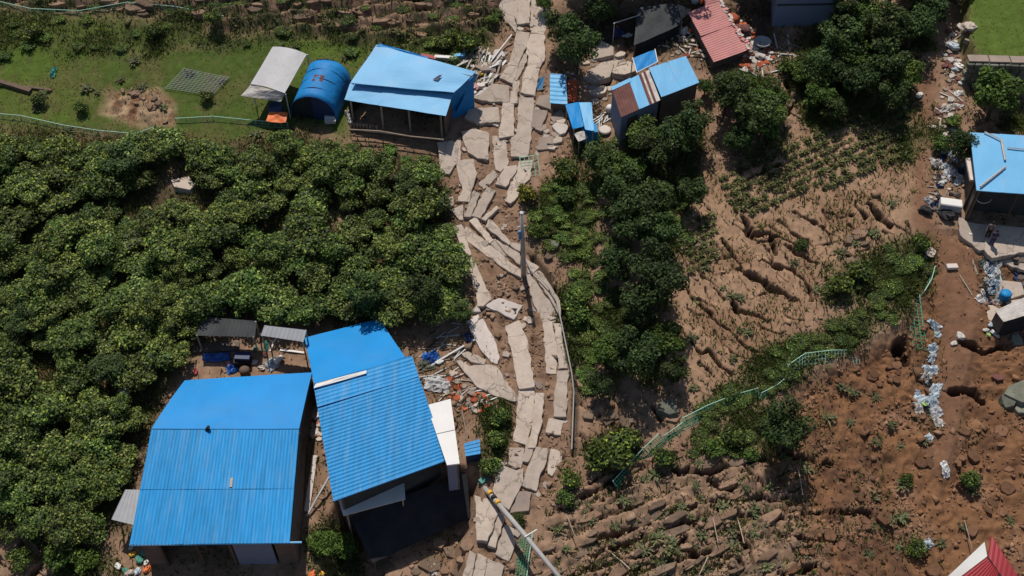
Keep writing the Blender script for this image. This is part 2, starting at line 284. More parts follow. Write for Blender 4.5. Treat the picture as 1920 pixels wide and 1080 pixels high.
M_BLUE2 = mat('blue_roof_smooth', (.004, .205, .520), .52, .14, .08, .5, dirt=(.04, .22, .45), dirt_amt=.5, dirt_scale=.6, objvar=.05)
M_LBLUE = mat('pale_blue_roof_steel', (.130, .375, .620), .52, .25, .08, .4, dirt=(.30, .36, .43), dirt_amt=.55, dirt_scale=.35)
M_TARP = mat('blue_tarpaulin', (.010, .185, .47), .6, .25, .15, 1.2, bump=.5, bscale=2.5)
M_RUST = mat('rusty_steel', (.125, .052, .045), .8, .25, .25, 1.2, dirt=(.22, .12, .09), dirt_amt=.5, dirt_scale=.8)
M_PINK = mat('faded_red_steel', (.46, .20, .19), .7, .25, .12, .8, dirt=(.28, .17, .15), dirt_amt=.6, dirt_scale=.6)
M_RED = mat('red_roof_steel', (.27, .022, .030), .5, .4, .12, .8, dirt=(.16, .03, .03), dirt_amt=.4)
M_WHITE = mat('white_paint', (.60, .59, .57), .6, .35, .06, .8, dirt=(.48, .45, .41), dirt_amt=.4)
M_GREYT = mat('grey_tarpaulin', (.40, .40, .41), .6, .35, .10, .6, dirt=(.27, .26, .26), dirt_amt=.5, bump=.4, bscale=2)
M_GREYM = mat('grey_sheet_steel', (.30, .31, .33), .55, .4, .15, .8, dirt=(.17, .15, .13), dirt_amt=.5)
M_BLGREY = mat('blue_grey_wall_paint', (.17, .20, .29), .7, .3, .12, .6, dirt=(.10, .10, .13), dirt_amt=.5)
M_DARK = mat('dark_sheet_and_shadow', (.022, .024, .028), .85, .2, .3, 1.2)  # dark parts, and the sheet that stands in for a shadow
M_DARKG = mat('charcoal_sheet_and_shadow', (.045, .050, .052), .8, .2, .25, .8, dirt=(.075, .07, .06), dirt_amt=.5, bump=.4, bscale=2)  # charcoal covers, and parts darkened to paint in shade
M_BRICK = mat('brown_block_wall', (.13, .10, .085), .9, .2, .25, 1.5, dirt=(.06, .045, .04), dirt_amt=.6)
M_STONE = mat('mossy_stone', (.16, .165, .13), .92, .2, .3, 1.4, dirt=(.07, .10, .04), dirt_amt=.7, bump=.5, objvar=.25)
M_WOOD = mat('weathered_timber', (.33, .26, .20), .85, .2, .25, 2, dirt=(.15, .10, .07), dirt_amt=.5, objvar=.35)
M_WOODD = mat('dark_timber', (.10, .07, .05), .85, .2, .25, 2, objvar=.3)
M_BARK = mat('bark', (.075, .058, .042), .9, .2, .3, 3)
M_POLE = mat('pole_concrete', (.33, .32, .31), .85, .25, .12, 1.5, dirt=(.2, .18, .16), dirt_amt=.4)
M_STEEL = mat('galvanised_steel', (.42, .43, .43), .5, .4, .12, 2)
M_MINT = mat('pale_green_coated_wire', (.30, .52, .40), .6, .35, .12, 2)
M_GREENW = mat('green_coated_wire', (.055, .30, .17), .6, .35, .2, 1.5)
M_ORANGE = mat('orange_plastic', (.62, .14, .035), .6, .35, .15, 2, dirt=(.3, .1, .05), dirt_amt=.4)
M_YEL = mat('yellow_plastic', (.60, .33, .03), .6, .35, .1, 2)
M_BPLAS = mat('blue_plastic', (.02, .10, .36), .5, .4, .12, 2)
M_NAVY = mat('navy_plastic', (.015, .03, .09), .55, .4, .15, 2)
M_PLASTIC = mat('white_plastic_film', (.36, .42, .47), .45, .45, .12, 2, dirt=(.33, .27, .22), dirt_amt=.6, dirt_scale=1.5, bump=.5, bscale=4)
M_FABW = mat('soiled_white_fabric', (.46, .43, .40), .85, .2, .2, 2, dirt=(.25, .17, .12), dirt_amt=.6, dirt_scale=1.2, bump=.5)
M_BLACK = mat('black_rubber', (.014, .014, .016), .7, .3, .2, 2)
M_REDB = mat('red_brick_rubble', (.34, .085, .04), .9, .2, .35, 3, objvar=.4)
M_GREENP = mat('teal_plastic', (.05, .22, .17), .6, .3, .2, 2)
M_LIME = mat('lime_bag', (.32, .45, .14), .6, .3, .2, 2)
M_ROCK = mat('earth_clods', (1, 1, 1), .95, .1, .25, 3, attr=True)
M_SKIN = mat('skin', (.33, .19, .13), .6, .3, .05); M_CLOTHA = mat('grey_shirt', (.16, .14, .16), .85, .2, .15); M_CLOTHB = mat('navy_clothes', (.05, .05, .10), .85, .2, .2); M_HAIR = mat('dark_hair', (.02, .014, .012), .7, .2, .2)
L_ORCH = leafmat('orchard_leaf', .55, .22, .25, .28); L_DARK = leafmat('dense_leaf', .6, .2, .25, .32); L_GRASS = leafmat('grass_blade', .7, .1, .5, .05)
# ------------------------------------------------------------------ object helpers
def link(o, parent=None):
    COL.objects.link(o)
    if parent is not None: o.parent = parent
    return o
def tag(o, label=None, cat=None, group=None, kind=None):
    if label: o['label'] = label
    if cat: o['category'] = cat
    if group: o['group'] = group
    if kind: o['kind'] = kind
    return o
def thing(name, loc, label, cat, group=None, rz=0):
    e = bpy.data.objects.new(name, None); e.empty_display_size = .3; link(e); e.location = loc; e.rotation_euler = (0, 0, rz); return tag(e, label, cat, group)
class MB:
    def __init__(s): s.v = []; s.f = []
    def add(s, v, f):
        o = len(s.v); s.v += [tuple(p) for p in v]; s.f += [tuple(i + o for i in q) for q in f]; return s
    def hexa(s, b, t):   # bottom 4, top 4 (ccw)
        n = len(b); f = [tuple(range(n))[::-1], tuple(range(n, 2 * n))] + [(i, (i + 1) % n, n + (i + 1) % n, n + i) for i in range(n)]
        return s.add(list(b) + list(t), f)
    def box(s, c, sx, sy, sz, rz=0, tilt=None):
        R = Matrix.Rotation(rz, 3, 'Z')
        if tilt: R = R @ Matrix.Rotation(tilt[0], 3, 'X') @ Matrix.Rotation(tilt[1], 3, 'Y')
        q = [(-1, -1), (1, -1), (1, 1), (-1, 1)]
        b = [Vector(c) + R @ Vector((x * sx / 2, y * sy / 2, -sz / 2)) for x, y in q]; t = [Vector(c) + R @ Vector((x * sx / 2, y * sy / 2, sz / 2)) for x, y in q]
        return s.hexa(b, t)
    def tube(s, pts, rad, n=8, cap=True):
        pts = [Vector(p) for p in pts]; rad = rad if hasattr(rad, '__len__') else [rad] * len(pts); o = len(s.v)
        for i, p in enumerate(pts):
            d = (pts[min(i + 1, len(pts) - 1)] - pts[max(i - 1, 0)]).normalized(); a = d.cross(Vector((0, 0, 1)))
            if a.length < .05: a = d.cross(Vector((1, 0, 0)))
            a.normalize(); c = d.cross(a)
            for k in range(n): th = 2 * math.pi * k / n; s.v.append(tuple(p + rad[i] * (math.cos(th) * a + math.sin(th) * c)))
        for i in range(len(pts) - 1):
            for k in range(n): s.f.append((o + i * n + k, o + i * n + (k + 1) % n, o + (i + 1) * n + (k + 1) % n, o + (i + 1) * n + k))
        if cap: s.f.append(tuple(o + k for k in range(n))[::-1]); s.f.append(tuple(o + (len(pts) - 1) * n + k for k in range(n)))
        return s
    def lathe(s, c, prof, n=14):
        o = len(s.v)
        for r, z in prof:
            for k in range(n): th = 2 * math.pi * k / n; s.v.append((c[0] + r * math.cos(th), c[1] + r * math.sin(th), c[2] + z))
        for i in range(len(prof) - 1):
            for k in range(n): s.f.append((o + i * n + k, o + i * n + (k + 1) % n, o + (i + 1) * n + (k + 1) % n, o + (i + 1) * n + k))
        s.f.append(tuple(o + k for k in range(n))[::-1]); s.f.append(tuple(o + (len(prof) - 1) * n + k for k in range(n))); return s
    def build(s, name, m, parent=None, smooth=False, bevel=0):
        me = bpy.data.meshes.new(name); org = Vector((0, 0, 0))
        vs = [Vector(v) for v in s.v]
        if parent is not None: org = parent.matrix_world.translation if False else Vector(parent.location) if parent.type == 'EMPTY' else Vector(parent.get('org', (0, 0, 0)))
        else:
            zc = min(v.z for v in vs); org = Vector((sum(v.x for v in vs) / len(vs), sum(v.y for v in vs) / len(vs), zc))
        me.from_pydata([tuple(v - org) for v in vs], [], s.f); me.update()
        if smooth:
            for p in me.polygons: p.use_smooth = True
        me.materials.append(m); o = bpy.data.objects.new(name, me); link(o, parent)
        if parent is None: o.location = org
        o['org'] = tuple(org)
        if bevel:
            b = o.modifiers.new('bevel', 'BEVEL'); b.width = bevel; b.segments = 1; b.limit_method = 'ANGLE'
        return o
def sheet(parent, name, c4, m, ribs=0, along='slope', amp=.035, th=.05, nu=None, nv=None, bend=None, sag=.0, seed=0):
    """roof sheet over corners FL, FR, BR, BL; ribs run down the slope or along the eave"""
    FL, FR, BR, BL = [Vector(p) for p in c4]; n = (FR - FL).cross(BL - FL).normalized()
    if n.z < 0: n = -n
    nu = nu or (ribs * 4 if ribs and along == 'slope' else 10); nv = nv or (ribs * 4 if ribs and along != 'slope' else 8); mb = MB(); rr = random.Random(seed); ph = [rr.uniform(0, 6) for _ in range(4)]
    for side in (0, 1):
        for j in range(nv + 1):
            for i in range(nu + 1):
                a, b = i / nu, j / nv; p = (FL * (1 - a) + FR * a) * (1 - b) + (BL * (1 - a) + BR * a) * b; k = (i if along == 'slope' else j)
                h = 0
                if ribs: h = amp * (1 if k % 4 == 0 else 0 if k % 4 in (1, 3) else -.25)
                if bend: h += bend(a, b)
                h += sag * (math.sin(a * 5 + ph[0]) * math.sin(b * 4 + ph[1]) + .5 * math.sin(a * 11 + ph[2]) * math.sin(b * 9 + ph[3]))
                mb.v.append(tuple(p + n * (h - (th if side == 0 else 0))))
    W = nu + 1; O = (nu + 1) * (nv + 1)
    for j in range(nv):
        for i in range(nu):
            q = (j * W + i, j * W + i + 1, (j + 1) * W + i + 1, (j + 1) * W + i); mb.f.append(q[::-1]); mb.f.append(tuple(O + x for x in q))
    for i in range(nu):
        mb.f.append((i, i + 1, O + i + 1, O + i)); b = nv * W; mb.f.append((b + i + 1, b + i, O + b + i, O + b + i + 1))
    for j in range(nv):
        mb.f.append(((j + 1) * W, j * W, O + j * W, O + (j + 1) * W)); e = nu; mb.f.append((j * W + e, (j + 1) * W + e, O + (j + 1) * W + e, O + j * W + e))
    return mb.build(name, m, parent)
def lerp4(c4, a0, a1, b0, b1):
    FL, FR, BR, BL = [Vector(p) for p in c4]; f = lambda a, b: (FL * (1 - a) + FR * a) * (1 - b) + (BL * (1 - a) + BR * a) * b
    return [f(a0, b0), f(a1, b0), f(a1, b1), f(a0, b1)]
def wall(parent, A, B, zbot, m, name='wall', th=.12, off=0.0):
    A, B = Vector(A), Vector(B); d = Vector((B.x - A.x, B.y - A.y, 0)).normalized(); nrm = Vector((-d.y, d.x, 0)) * th
    mb = MB(); mb.hexa([Vector((A.x, A.y, zbot)), Vector((B.x, B.y, zbot)), Vector((B.x, B.y, zbot)) + nrm, Vector((A.x, A.y, zbot)) + nrm], [A, B, B + nrm, A + nrm]); return mb.build(name, m, parent)
def post(parent, top, r=.06, m=None, name='post', down=.3):
    top = Vector(top); g = hz(top.x, top.y) - down; return MB().tube([(top.x, top.y, g), top], r, 8).build(name, m or M_WOOD, parent)
def inset(c4, k):
    c = sum((Vector(p) for p in c4), Vector()) / 4; return [Vector(p) + (c - Vector(p)) * k for p in c4]
# ------------------------------------------------------------------ ground
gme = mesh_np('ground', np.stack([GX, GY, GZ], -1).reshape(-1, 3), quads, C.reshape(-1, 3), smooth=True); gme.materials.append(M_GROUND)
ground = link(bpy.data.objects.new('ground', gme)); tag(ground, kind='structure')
# ------------------------------------------------------------------ broken road: bed plus every slab
Z3, Z4, Z5, Z6 = (820, 0, 3.6), (820, 280, 3.373), (840, 560, 3.6), (840, 800, 3.857)
SLABS = [(Z3, M_CONC, p) for p in [
 [(440, -60), (545, -60), (535, 155), (520, 105), (425, 60)], [(549, -60), (628, -60), (622, 146), (539, 155)], [(632, -60), (762, -60), (745, 130), (718, 225), (626, 213)],
 [(395, 60), (420, 66), (515, 112), (531, 165), (525, 215), (480, 150)], [(540, 210), (620, 225), (612, 270), (546, 440), (490, 430)],
 [(628, 235), (722, 240), (718, 400), (690, 448), (612, 446), (622, 372), (603, 355), (607, 310)], [(582, 370), (604, 372), (599, 420), (540, 536), (518, 536), (547, 460)],
 [(607, 454), (690, 456), (660, 640), (565, 615), (590, 500)], [(480, 440), (548, 450), (508, 556), (425, 520)], [(515, 542), (550, 545), (550, 610), (512, 612)], [(500, 620), (540, 620), (537, 690), (495, 690)],
 [(375, 570), (480, 580), (480, 685), (360, 680), (255, 660), (330, 610)], [(215, 730), (405, 725), (415, 820), (270, 825), (190, 790)], [(445, 694), (518, 698), (515, 910), (420, 925), (418, 900)],
 [(553, 665), (650, 665), (640, 840), (620, 1000), (606, 1052), (500, 1050), (500, 930), (540, 900)], [(165, 890), (240, 875), (342, 900), (340, 1072), (270, 1060), (210, 1020)]]] + \
 [(Z3, M_CONCG, p) for p in [[(690, 930), (780, 920), (785, 960), (760, 1000), (680, 1005)], [(650, 740), (740, 752), (700, 870), (640, 850)], [(768, 790), (840, 730), (850, 790), (790, 820)], [(690, 650), (760, 640), (775, 740), (670, 700)]]] + \
 [(Z3, M_CONCP, [(780, 850), (830, 820), (880, 850), (860, 890), (830, 900)])] + \
 [(Z4, M_CONC, p) for p in [
 [(0, -40), (100, -50), (130, 0), (130, 70), (75, 150), (20, 140), (20, 60)], [(350, -80), (432, -70), (445, 90), (400, 135), (370, 120)], [(122, 75), (225, 65), (245, 155), (200, 325), (122, 320), (160, 250), (132, 150)], [(265, 215), (350, 135), (380, 170), (300, 245)], [(430, 112), (498, 102), (498, 130), (435, 230), (370, 215)],
 [(515, 80), (600, 70), (580, 190), (520, 230), (510, 290), (465, 335), (430, 320), (470, 220)], [(228, 265), (268, 285), (213, 420), (170, 420)], [(312, 240), (368, 265), (275, 430), (217, 415)], [(370, 360), (384, 375), (310, 445), (280, 435)],
 [(170, 510), (188, 492), (320, 592), (430, 684), (522, 760), (525, 805), (400, 735), (175, 565)], [(205, 455), (245, 432), (352, 568), (328, 588)], [(337, 594), (362, 570), (442, 652), (428, 675)],
 [(312, 490), (325, 447), (345, 450), (458, 580), (450, 600)], [(464, 590), (520, 603), (520, 640), (470, 610)], [(370, 572), (515, 658), (520, 725), (446, 660)],
 [(108, 490), (155, 480), (212, 658), (195, 670), (150, 600)], [(175, 690), (220, 690), (260, 770), (340, 940), (290, 985), (252, 985), (245, 880), (200, 770)], [(50, 310), (95, 300), (98, 350), (60, 350)], [(85, 385), (160, 355), (160, 440), (140, 440)],
 [(565, 800), (588, 792), (655, 890), (735, 1000), (778, 1085), (664, 1085), (610, 960)], [(603, 782), (650, 770), (700, 840), (770, 950), (778, 1050), (738, 985)], [(570, 700), (640, 745), (600, 778), (577, 775)]]] + \
 [(Z4, M_CONCP, p) for p in [[(305, 985), (395, 945), (535, 985), (480, 1070)], [(200, 1030), (250, 990), (270, 1025)]]] + \
 [(Z5, M_CONC, p) for p in [
 [(642, 165), (705, 160), (733, 320), (733, 500), (665, 495)], [(711, 170), (760, 175), (773, 292), (737, 302)], [(738, 312), (775, 303), (806, 463), (746, 466)], [(740, 492), (815, 487), (800, 600), (798, 790), (715, 788), (722, 640)], [(685, 812), (780, 827), (758, 915), (665, 900)],
 [(390, 190), (480, 150), (530, 270), (583, 588), (480, 603), (440, 380)], [(478, 620), (583, 604), (568, 800), (530, 980), (445, 955), (470, 780)], [(592, 640), (648, 645), (625, 850), (590, 1000), (538, 1000), (578, 800)],
 [(60, 420), (95, 420), (150, 460), (250, 450), (320, 460), (390, 560), (450, 640), (450, 690), (330, 655), (200, 590), (120, 500)], [(95, 370), (140, 360), (250, 410), (240, 440), (160, 420)]]] + \
 [(Z5, M_CONCP, p) for p in [[(145, 190), (235, 140), (300, 260), (345, 390), (330, 435), (290, 420), (220, 330)], [(125, 150), (200, 110), (205, 130), (170, 170)]]] + \
 [(Z6, M_CONC, p) for p in [
 [(450, 155), (550, 165), (525, 295), (440, 265)], [(578, 100), (655, 18), (640, 110), (580, 250), (542, 243)], [(640, 150), (715, 160), (705, 260), (655, 370), (640, 460), (540, 420), (547, 400), (592, 270)],
 [(745, 165), (820, 190), (815, 250), (755, 350), (725, 330)], [(400, 285), (490, 322), (538, 305), (538, 400), (518, 430), (442, 595), (362, 540), (330, 460), (360, 350)], [(195, 500), (330, 540), (358, 620), (285, 820), (210, 815)],
 [(367, 622), (410, 660), (345, 870), (288, 850)], [(412, 715), (480, 750), (470, 880), (440, 965), (347, 915)], [(155, 900), (200, 930), (165, 1120), (100, 1120)], [(215, 920), (280, 955), (250, 1120), (170, 1120)], [(290, 960), (400, 1010), (370, 1120), (256, 1120)]]] + \
 [(Z6, M_CONCG, [(520, 475), (600, 480), (580, 600), (452, 620)])] + \
 [((0, 0, 1), M_CONC, p) for p in [[(825, 278), (850, 272), (862, 258), (862, 300), (826, 300)]]]
rb = np.linspace(0, 1, 60); mb = MB()
road = bpy.data.objects.new('road', None); link(road); road.location = at(965, 540); tag(road, kind='structure')
def slab(parent, px, m, th=.55, up=.16, rr=random, grow=2.3):
    pts = [at(x, y) for x, y in px]; n = len(pts); c = sum(pts, Vector()) / n
    # best plane through the footprint, a little tilted and heaved
    A = np.array([[p.x - c.x, p.y - c.y, 1] for p in pts]); sol = np.linalg.lstsq(A, np.array([p.z for p in pts]), rcond=None)[0]
    sol = [float(np.clip(sol[0], -.15, .15)) + rr.uniform(-.06, .06), float(np.clip(sol[1], .1, .4)) + rr.uniform(-.05, .05)]
    zc = max(hz(c.x, c.y), c.z) + up + rr.uniform(-.05, .12)
    P = []; mx_, my_ = sum(a for a, b in px) / n, sum(b for a, b in px) / n
    for (x, y) in px:
        L_ = math.hypot(x - mx_, y - my_) + 1e-6; x += (x - mx_) / L_ * grow; y += (y - my_) / L_ * grow
        d = ray(x, y); t = (zc + sol[0] * (CAM[0] - c.x) + sol[1] * (CAM[1] - c.y) - CAM[2]) / (d[2] - sol[0] * d[0] - sol[1] * d[1]); P.append(Vector(CAM + t * d))
    Q = []
    for i in range(n):     # broken, uneven edges
        a, b = P[i], P[(i + 1) % n]; k = max(1, int((b - a).length / .3)); e = (b - a).normalized(); s = Vector((-e.y, e.x, 0))
        for j in range(k):
            q = a + (b - a) * (j / k)
            if j: q += s * rr.uniform(-.06, .06)
            Q.append(q)
    lo = [Vector((q.x, q.y, q.z - th)) + (c - q) * .03 for q in Q]
    hi2 = [Vector((q.x, q.y, q.z)) for q in Q]
    ar = sum(Q[i].x * Q[(i + 1) % len(Q)].y - Q[(i + 1) % len(Q)].x * Q[i].y for i in range(len(Q)))
    if ar < 0: lo, hi2 = lo[::-1], hi2[::-1]
    return MB().hexa(lo, hi2).build('concrete_slab', m, parent, bevel=.025)
for k, (z, m, p) in enumerate(SLABS):
    slab(road, Zt(z[0], z[1], z[2], p), m, rr=random.Random(k))
rf = random.Random(404); kf = 0
while kf < 130:
    x, y = rf.uniform(830, 1075), rf.uniform(0, 1075)
    if not inside(np.array([x]), np.array([y]), ROAD)[0]: continue
    c = at(x, y); r_ = rf.uniform(.10, .34); n_ = rf.randint(4, 6); a0 = rf.uniform(0, 6); P = [Vector((c.x + r_ * rf.uniform(.7, 1.2) * math.cos(a0 + 6.283 * i / n_), c.y + r_ * rf.uniform(.6, 1.1) * math.sin(a0 + 6.283 * i / n_), 0)) for i in range(n_)]; tx, ty = rf.uniform(-.4, .4), rf.uniform(-.1, .6); zz = c.z + rf.uniform(.05, .14)
    MB().hexa([Vector((p.x, p.y, zz - .2 + tx * (p.x - c.x) + ty * (p.y - c.y))) for p in P], [Vector((p.x, p.y, zz + tx * (p.x - c.x) + ty * (p.y - c.y))) for p in P]).build('concrete_fragment', rf.choice([M_CONC, M_CONC, M_CONCG]), road); kf += 1
# courtyard of the right-hand house: pale concrete slabs
yard = bpy.data.objects.new('courtyard', None); link(yard); yard.location = at(1880, 450); tag(yard, kind='structure')
for k, p in enumerate([[(1797, 402), (1815, 418), (1850, 422), (1846, 466), (1836, 468), (1803, 440)], [(1852, 422), (1925, 428), (1925, 470), (1862, 482), (1848, 468)], [(1928, 429), (2010, 432), (2010, 492), (1928, 470)], [(1868, 484), (1925, 473), (2000, 497), (1990, 520), (1900, 500)]]):
    slab(yard, p, M_CONC, .5, .12, random.Random(k + 90))
# gravel of earth clods (stuff)
CUB_V = np.array([(x, y, z) for z in (-.7, .7) for x, y in ((-.8, -.8), (.8, -.8), (.8, .8), (-.8, .8))]); CUB_F = np.array([(0, 3, 2, 1), (4, 5, 6, 7), (0, 1, 5, 4), (1, 2, 6, 5), (2, 3, 7, 6), (3, 0, 4, 7)])
wt = np.clip(m_red * 1.0 + m_redb * .9 + m_gul * .8 + m_road * .6 + m_top * .8 + m_shw * .3 + .05 * (1 - m_lawn) + .35 * np.clip(1 - m_lawn - m_orch - m_mead - m_field, 0, 1), 0, 1.2) * (1 - .8 * m_track) * (1 - m_lawn) * (1 - m_yard)
AREA = np.outer(np.gradient(YS), np.gradient(XS)) / .0139
wt = AREA * np.where(FAR | (PX < -60) | (PX > 1990) | (PY < -70) | (PY > 1150), 0, wt * (.3 + 1.4 * (n1 > .5)))
p = (wt / wt.sum()).ravel(); N = 26000
pick = RNG.choice(p.size, N, p=p); sz = np.clip(RNG.lognormal(-2.95, .55, N), .03, .34)
jx = GX.ravel()[pick] + RNG.uniform(-.07, .07, N); jy = GY.ravel()[pick] + RNG.uniform(-.07, .07, N); jz = GZ.ravel()[pick]
V = CUB_V[None] * (1 + .45 * RNG.uniform(-1, 1, (N, 8, 3))) * sz[:, None, None] * RNG.uniform(.5, 1.4, (N, 1, 3)); V[..., 2] *= .6
an = RNG.uniform(0, 6.28, N); V = np.stack([V[..., 0] * np.cos(an)[:, None] - V[..., 1] * np.sin(an)[:, None], V[..., 0] * np.sin(an)[:, None] + V[..., 1] * np.cos(an)[:, None], V[..., 2] + V[..., 0] * RNG.normal(0, .35, (N, 1))], -1)
V += np.stack([jx, jy, jz + sz * .05], -1)[:, None, :]
cc = C.reshape(-1, 3)[pick] * RNG.uniform(.7, 1.35, (N, 1)) + RNG.uniform(0, .02, (N, 1))
F = (CUB_F[None] + (np.arange(N) * 8)[:, None, None]).reshape(-1, 4)
me = mesh_np('rubble', V.reshape(-1, 3), F, np.repeat(cc, 8, 0)); me.materials.append(M_ROCK)
tag(link(bpy.data.objects.new('rubble', me)), 'loose earth clods and stones strewn over the slide', 'rubble', kind='stuff')
def earth_block(px, py, lx, ly, th, ang, tilt, seed):
    r = random.Random(seed); c = at(px, py); n = r.randint(5, 7); a0 = r.uniform(0, 6); R = Matrix.Rotation(ang, 3, 'Z'); top = []; bot = []
    for i in range(n):
        a = a0 + 2 * math.pi * i / n + r.uniform(-.3, .3); d = R @ Vector((lx * .5 * math.cos(a) * r.uniform(.75, 1.15), ly * .5 * math.sin(a) * r.uniform(.75, 1.15), 0)); z = c.z + th * .55 + SLOPE * d.y + tilt[0] * d.x + tilt[1] * d.y + r.uniform(-.03, .03)
        top.append(Vector((c.x + d.x, c.y + d.y, z))); bot.append(Vector((c.x + d.x * 1.08, c.y + d.y * 1.08, z - th - .25)))
    j = int(np.searchsorted(YS, c.y)); i_ = int(np.searchsorted(XS, c.x)); m = r.choice(EARTH_M[1] if m_red[j, i_] > .5 else EARTH_M[0])
    mb = MB().hexa(bot, top); me = bpy.data.meshes.new('earth_block'); me.from_pydata(mb.v, [], mb.f); me.materials.append(m); o = bpy.data.objects.new('earth_block', me); link(o, ground)
    bv = o.modifiers.new('bevel', 'BEVEL'); bv.width = .03; bv.segments = 1
EARTH_M = [[mat('tan_earth', (.22, .142, .096), .95, .1, .3, 1.5, bump=.5, objvar=.2), mat('grey_brown_earth', (.155, .110, .078), .95, .1, .3, 1.5, bump=.5, objvar=.2)], [mat('red_earth', (.145, .078, .047), .95, .1, .3, 1.5, bump=.5, objvar=.25)]]
re_ = random.Random(77)
def blocks(poly, n, l0, l1, asp, ang, sp):
    xs = [p[0] for p in poly]; ys = [p[1] for p in poly]; k = 0
    while k < n:
        x, y = re_.uniform(min(xs), max(xs)), re_.uniform(min(ys), max(ys))
        if not inside(np.array([x]), np.array([y]), poly)[0]: continue
        l = re_.uniform(l0, l1); earth_block(x, y, l, l * re_.uniform(*asp), re_.uniform(.18, .42), ang + re_.uniform(-sp, sp), (re_.uniform(-.18, .18), re_.uniform(-.25, .12)), re_.random()); k += 1
blocks([(1050, 930), (1180, 880), (1420, 850), (1500, 900), (1500, 1090), (1010, 1090)], 52, .9, 2.8, (.18, .36), .42, .12)
blocks([(1500, 880), (1620, 800), (1900, 800), (1900, 1080), (1500, 1090)], 42, .4, 1.2, (.5, .9), 0, 3)
blocks([(0, -10), (900, -10), (900, 70), (560, 55), (400, 40), (0, 5)], 55, .6, 1.8, (.25, .5), -.05, .2)
blocks([(1085, 720), (1290, 780), (1230, 800), (1100, 800)], 16, .5, 1.3, (.5, .9), 0, 3)
blocks([(1440, 130), (1500, 190), (1480, 250), (1340, 310), (1320, 330), (1480, 200)], 24, .3, .9, (.5, .9), 0, 3)
blocks([(1560, 500), (1600, 430), (1660, 420), (1640, 470), (1600, 540)], 16, .4, 1.0, (.4, .8), .6, .5)
blocks([(1260, 470), (1330, 380), (1350, 380), (1290, 500)], 8, .4, .9, (.5, .9), 0, 3)
blocks([(1630, 700), (1700, 640), (1700, 690), (1650, 760)], 12, .3, .8, (.5, .9), 0, 3)
blocks([(880, 600), (960, 590), (940, 720), (960, 560), (900, 470), (960, 520)], 14, .25, .6, (.5, .9), 0, 3)
blocks([(225, 172), (305, 165), (322, 238), (270, 215)], 20, .2, .75, (.5, .9), 0, 3)
blocks([(-10, 1030), (60, 1020), (150, 1070), (0, 1080)], 8, .5, 1.2, (.4, .8), 0, 3)
# ------------------------------------------------------------------ buildings
def Hh(zb): return lambda px, py, h: onz(px, py, zb + h)
# --- big blue barn, lower left
zb = at(400, 1095).z + .2; h = Hh(zb)
t = thing('barn', at(400, 1040), 'large bright blue roofed barn at lower left, its roof bent over at the back', 'barn')
front = [h(243, 1021, 3.7), h(543, 1018, 3.7), h(561, 806, 4.9), h(284, 806, 4.9)]
back = [h(284, 804, 4.93), h(561, 804, 4.93), h(585, 698, 4.75), h(346, 713, 4.75)]
for r, (b0, b1, dz) in enumerate([(0, .475, 0), (.475, 1, .03)]):
    for c in range(3):
        q = lerp4(front, c / 3, (c + 1) / 3, b0 - (.01 if r else 0), b1); q = [v + Vector((0, 0, dz + .002 * c)) for v in q]
        sheet(t, 'roof_sheet', q, M_BLUE, 15, 'slope', .018, .03, sag=.012, nv=6, seed=r * 3 + c)
sheet(t, 'roof_back', back, M_BLUE2, 0, th=.06, nu=14, nv=10, sag=.015, bend=lambda a, b: .10 * math.sin(math.pi * b) * (1 - .3 * a) + .05 * math.exp(-((a - .40) ** 2 + (b - .12) ** 2) / .002))
MB().tube([h(243, 1022, 3.62), h(566, 1017, 3.62)], .07, 6).build('gutter', M_LBLUE, t)
sheet(t, 'worn_patch', [h(430, 913, 4.36), h(435, 913, 4.36), h(437, 896, 4.46), h(432, 896, 4.46)], M_CONC, 0, th=.01, nu=1, nv=1)
MB().tube([h(388, 806, 4.9), h(391, 800, 5.25)], [.13, .10], 8).build('vent_stub', M_DARK, t)
FLc, FRc, BRc, BLc = front[0], front[1], back[2], back[3]
iv = lambda P, dx, dy, dz: P + Vector((dx, dy, dz))
z0 = zb - 1.6
A, B_, Cc, D = iv(FLc, .35, .5, -.12), iv(FRc, -.1, .5, -.12), iv(BRc, -.1, -.3, -.2), iv(BLc, .3, -.3, -.2)
Bm, Dm = iv(front[2], -.1, 0, -.2), iv(front[3], .3, 0, -.2)
wall(t, B_, Bm, z0, M_BRICK, th=-.12); wall(t, Bm, Cc, z0, M_BRICK, th=-.12); wall(t, Dm, A, z0, M_BRICK, th=-.12); wall(t, D, Dm, z0, M_BRICK, th=-.12); wall(t, Cc, D, z0, M_BRICK)
AB = lambda k: A + (B_ - A) * k
wall(t, AB(0), AB(.10), z0, M_BRICK); wall(t, AB(.60), AB(.86), z0, M_BLGREY, 'sliding_door'); wall(t, AB(.88), AB(1), z0, M_BRICK)
for k in (.11, .36, .58): post(t, AB(k), .09, M_WOODD)
wall(t, iv(AB(.36), 0, 1.2, -1.6), iv(AB(.58), 0, 1.4, -1.2), z0, M_GREYM, 'leaning_sheet', .05)
# lean-to at the barn's left side
t = thing('lean_to_roof', at(235, 985), 'small pale grey lean-to roof sticking out left of the blue barn', 'lean-to')
zz = at(235, 1000).z; h = Hh(zz); q = [h(209, 974, 1.9), h(266, 988, 1.9), h(266, 918, 2.3), h(235, 918, 2.3)]
sheet(t, 'roof_sheet', q, M_GREYM, 6, amp=.02, th=.03)
for k in (0, 1): post(t, q[k] + Vector((.15 if k == 0 else -.3, .25, -.05)), .05)
post(t, q[3] + Vector((.12, -.2, -.05)), .05)
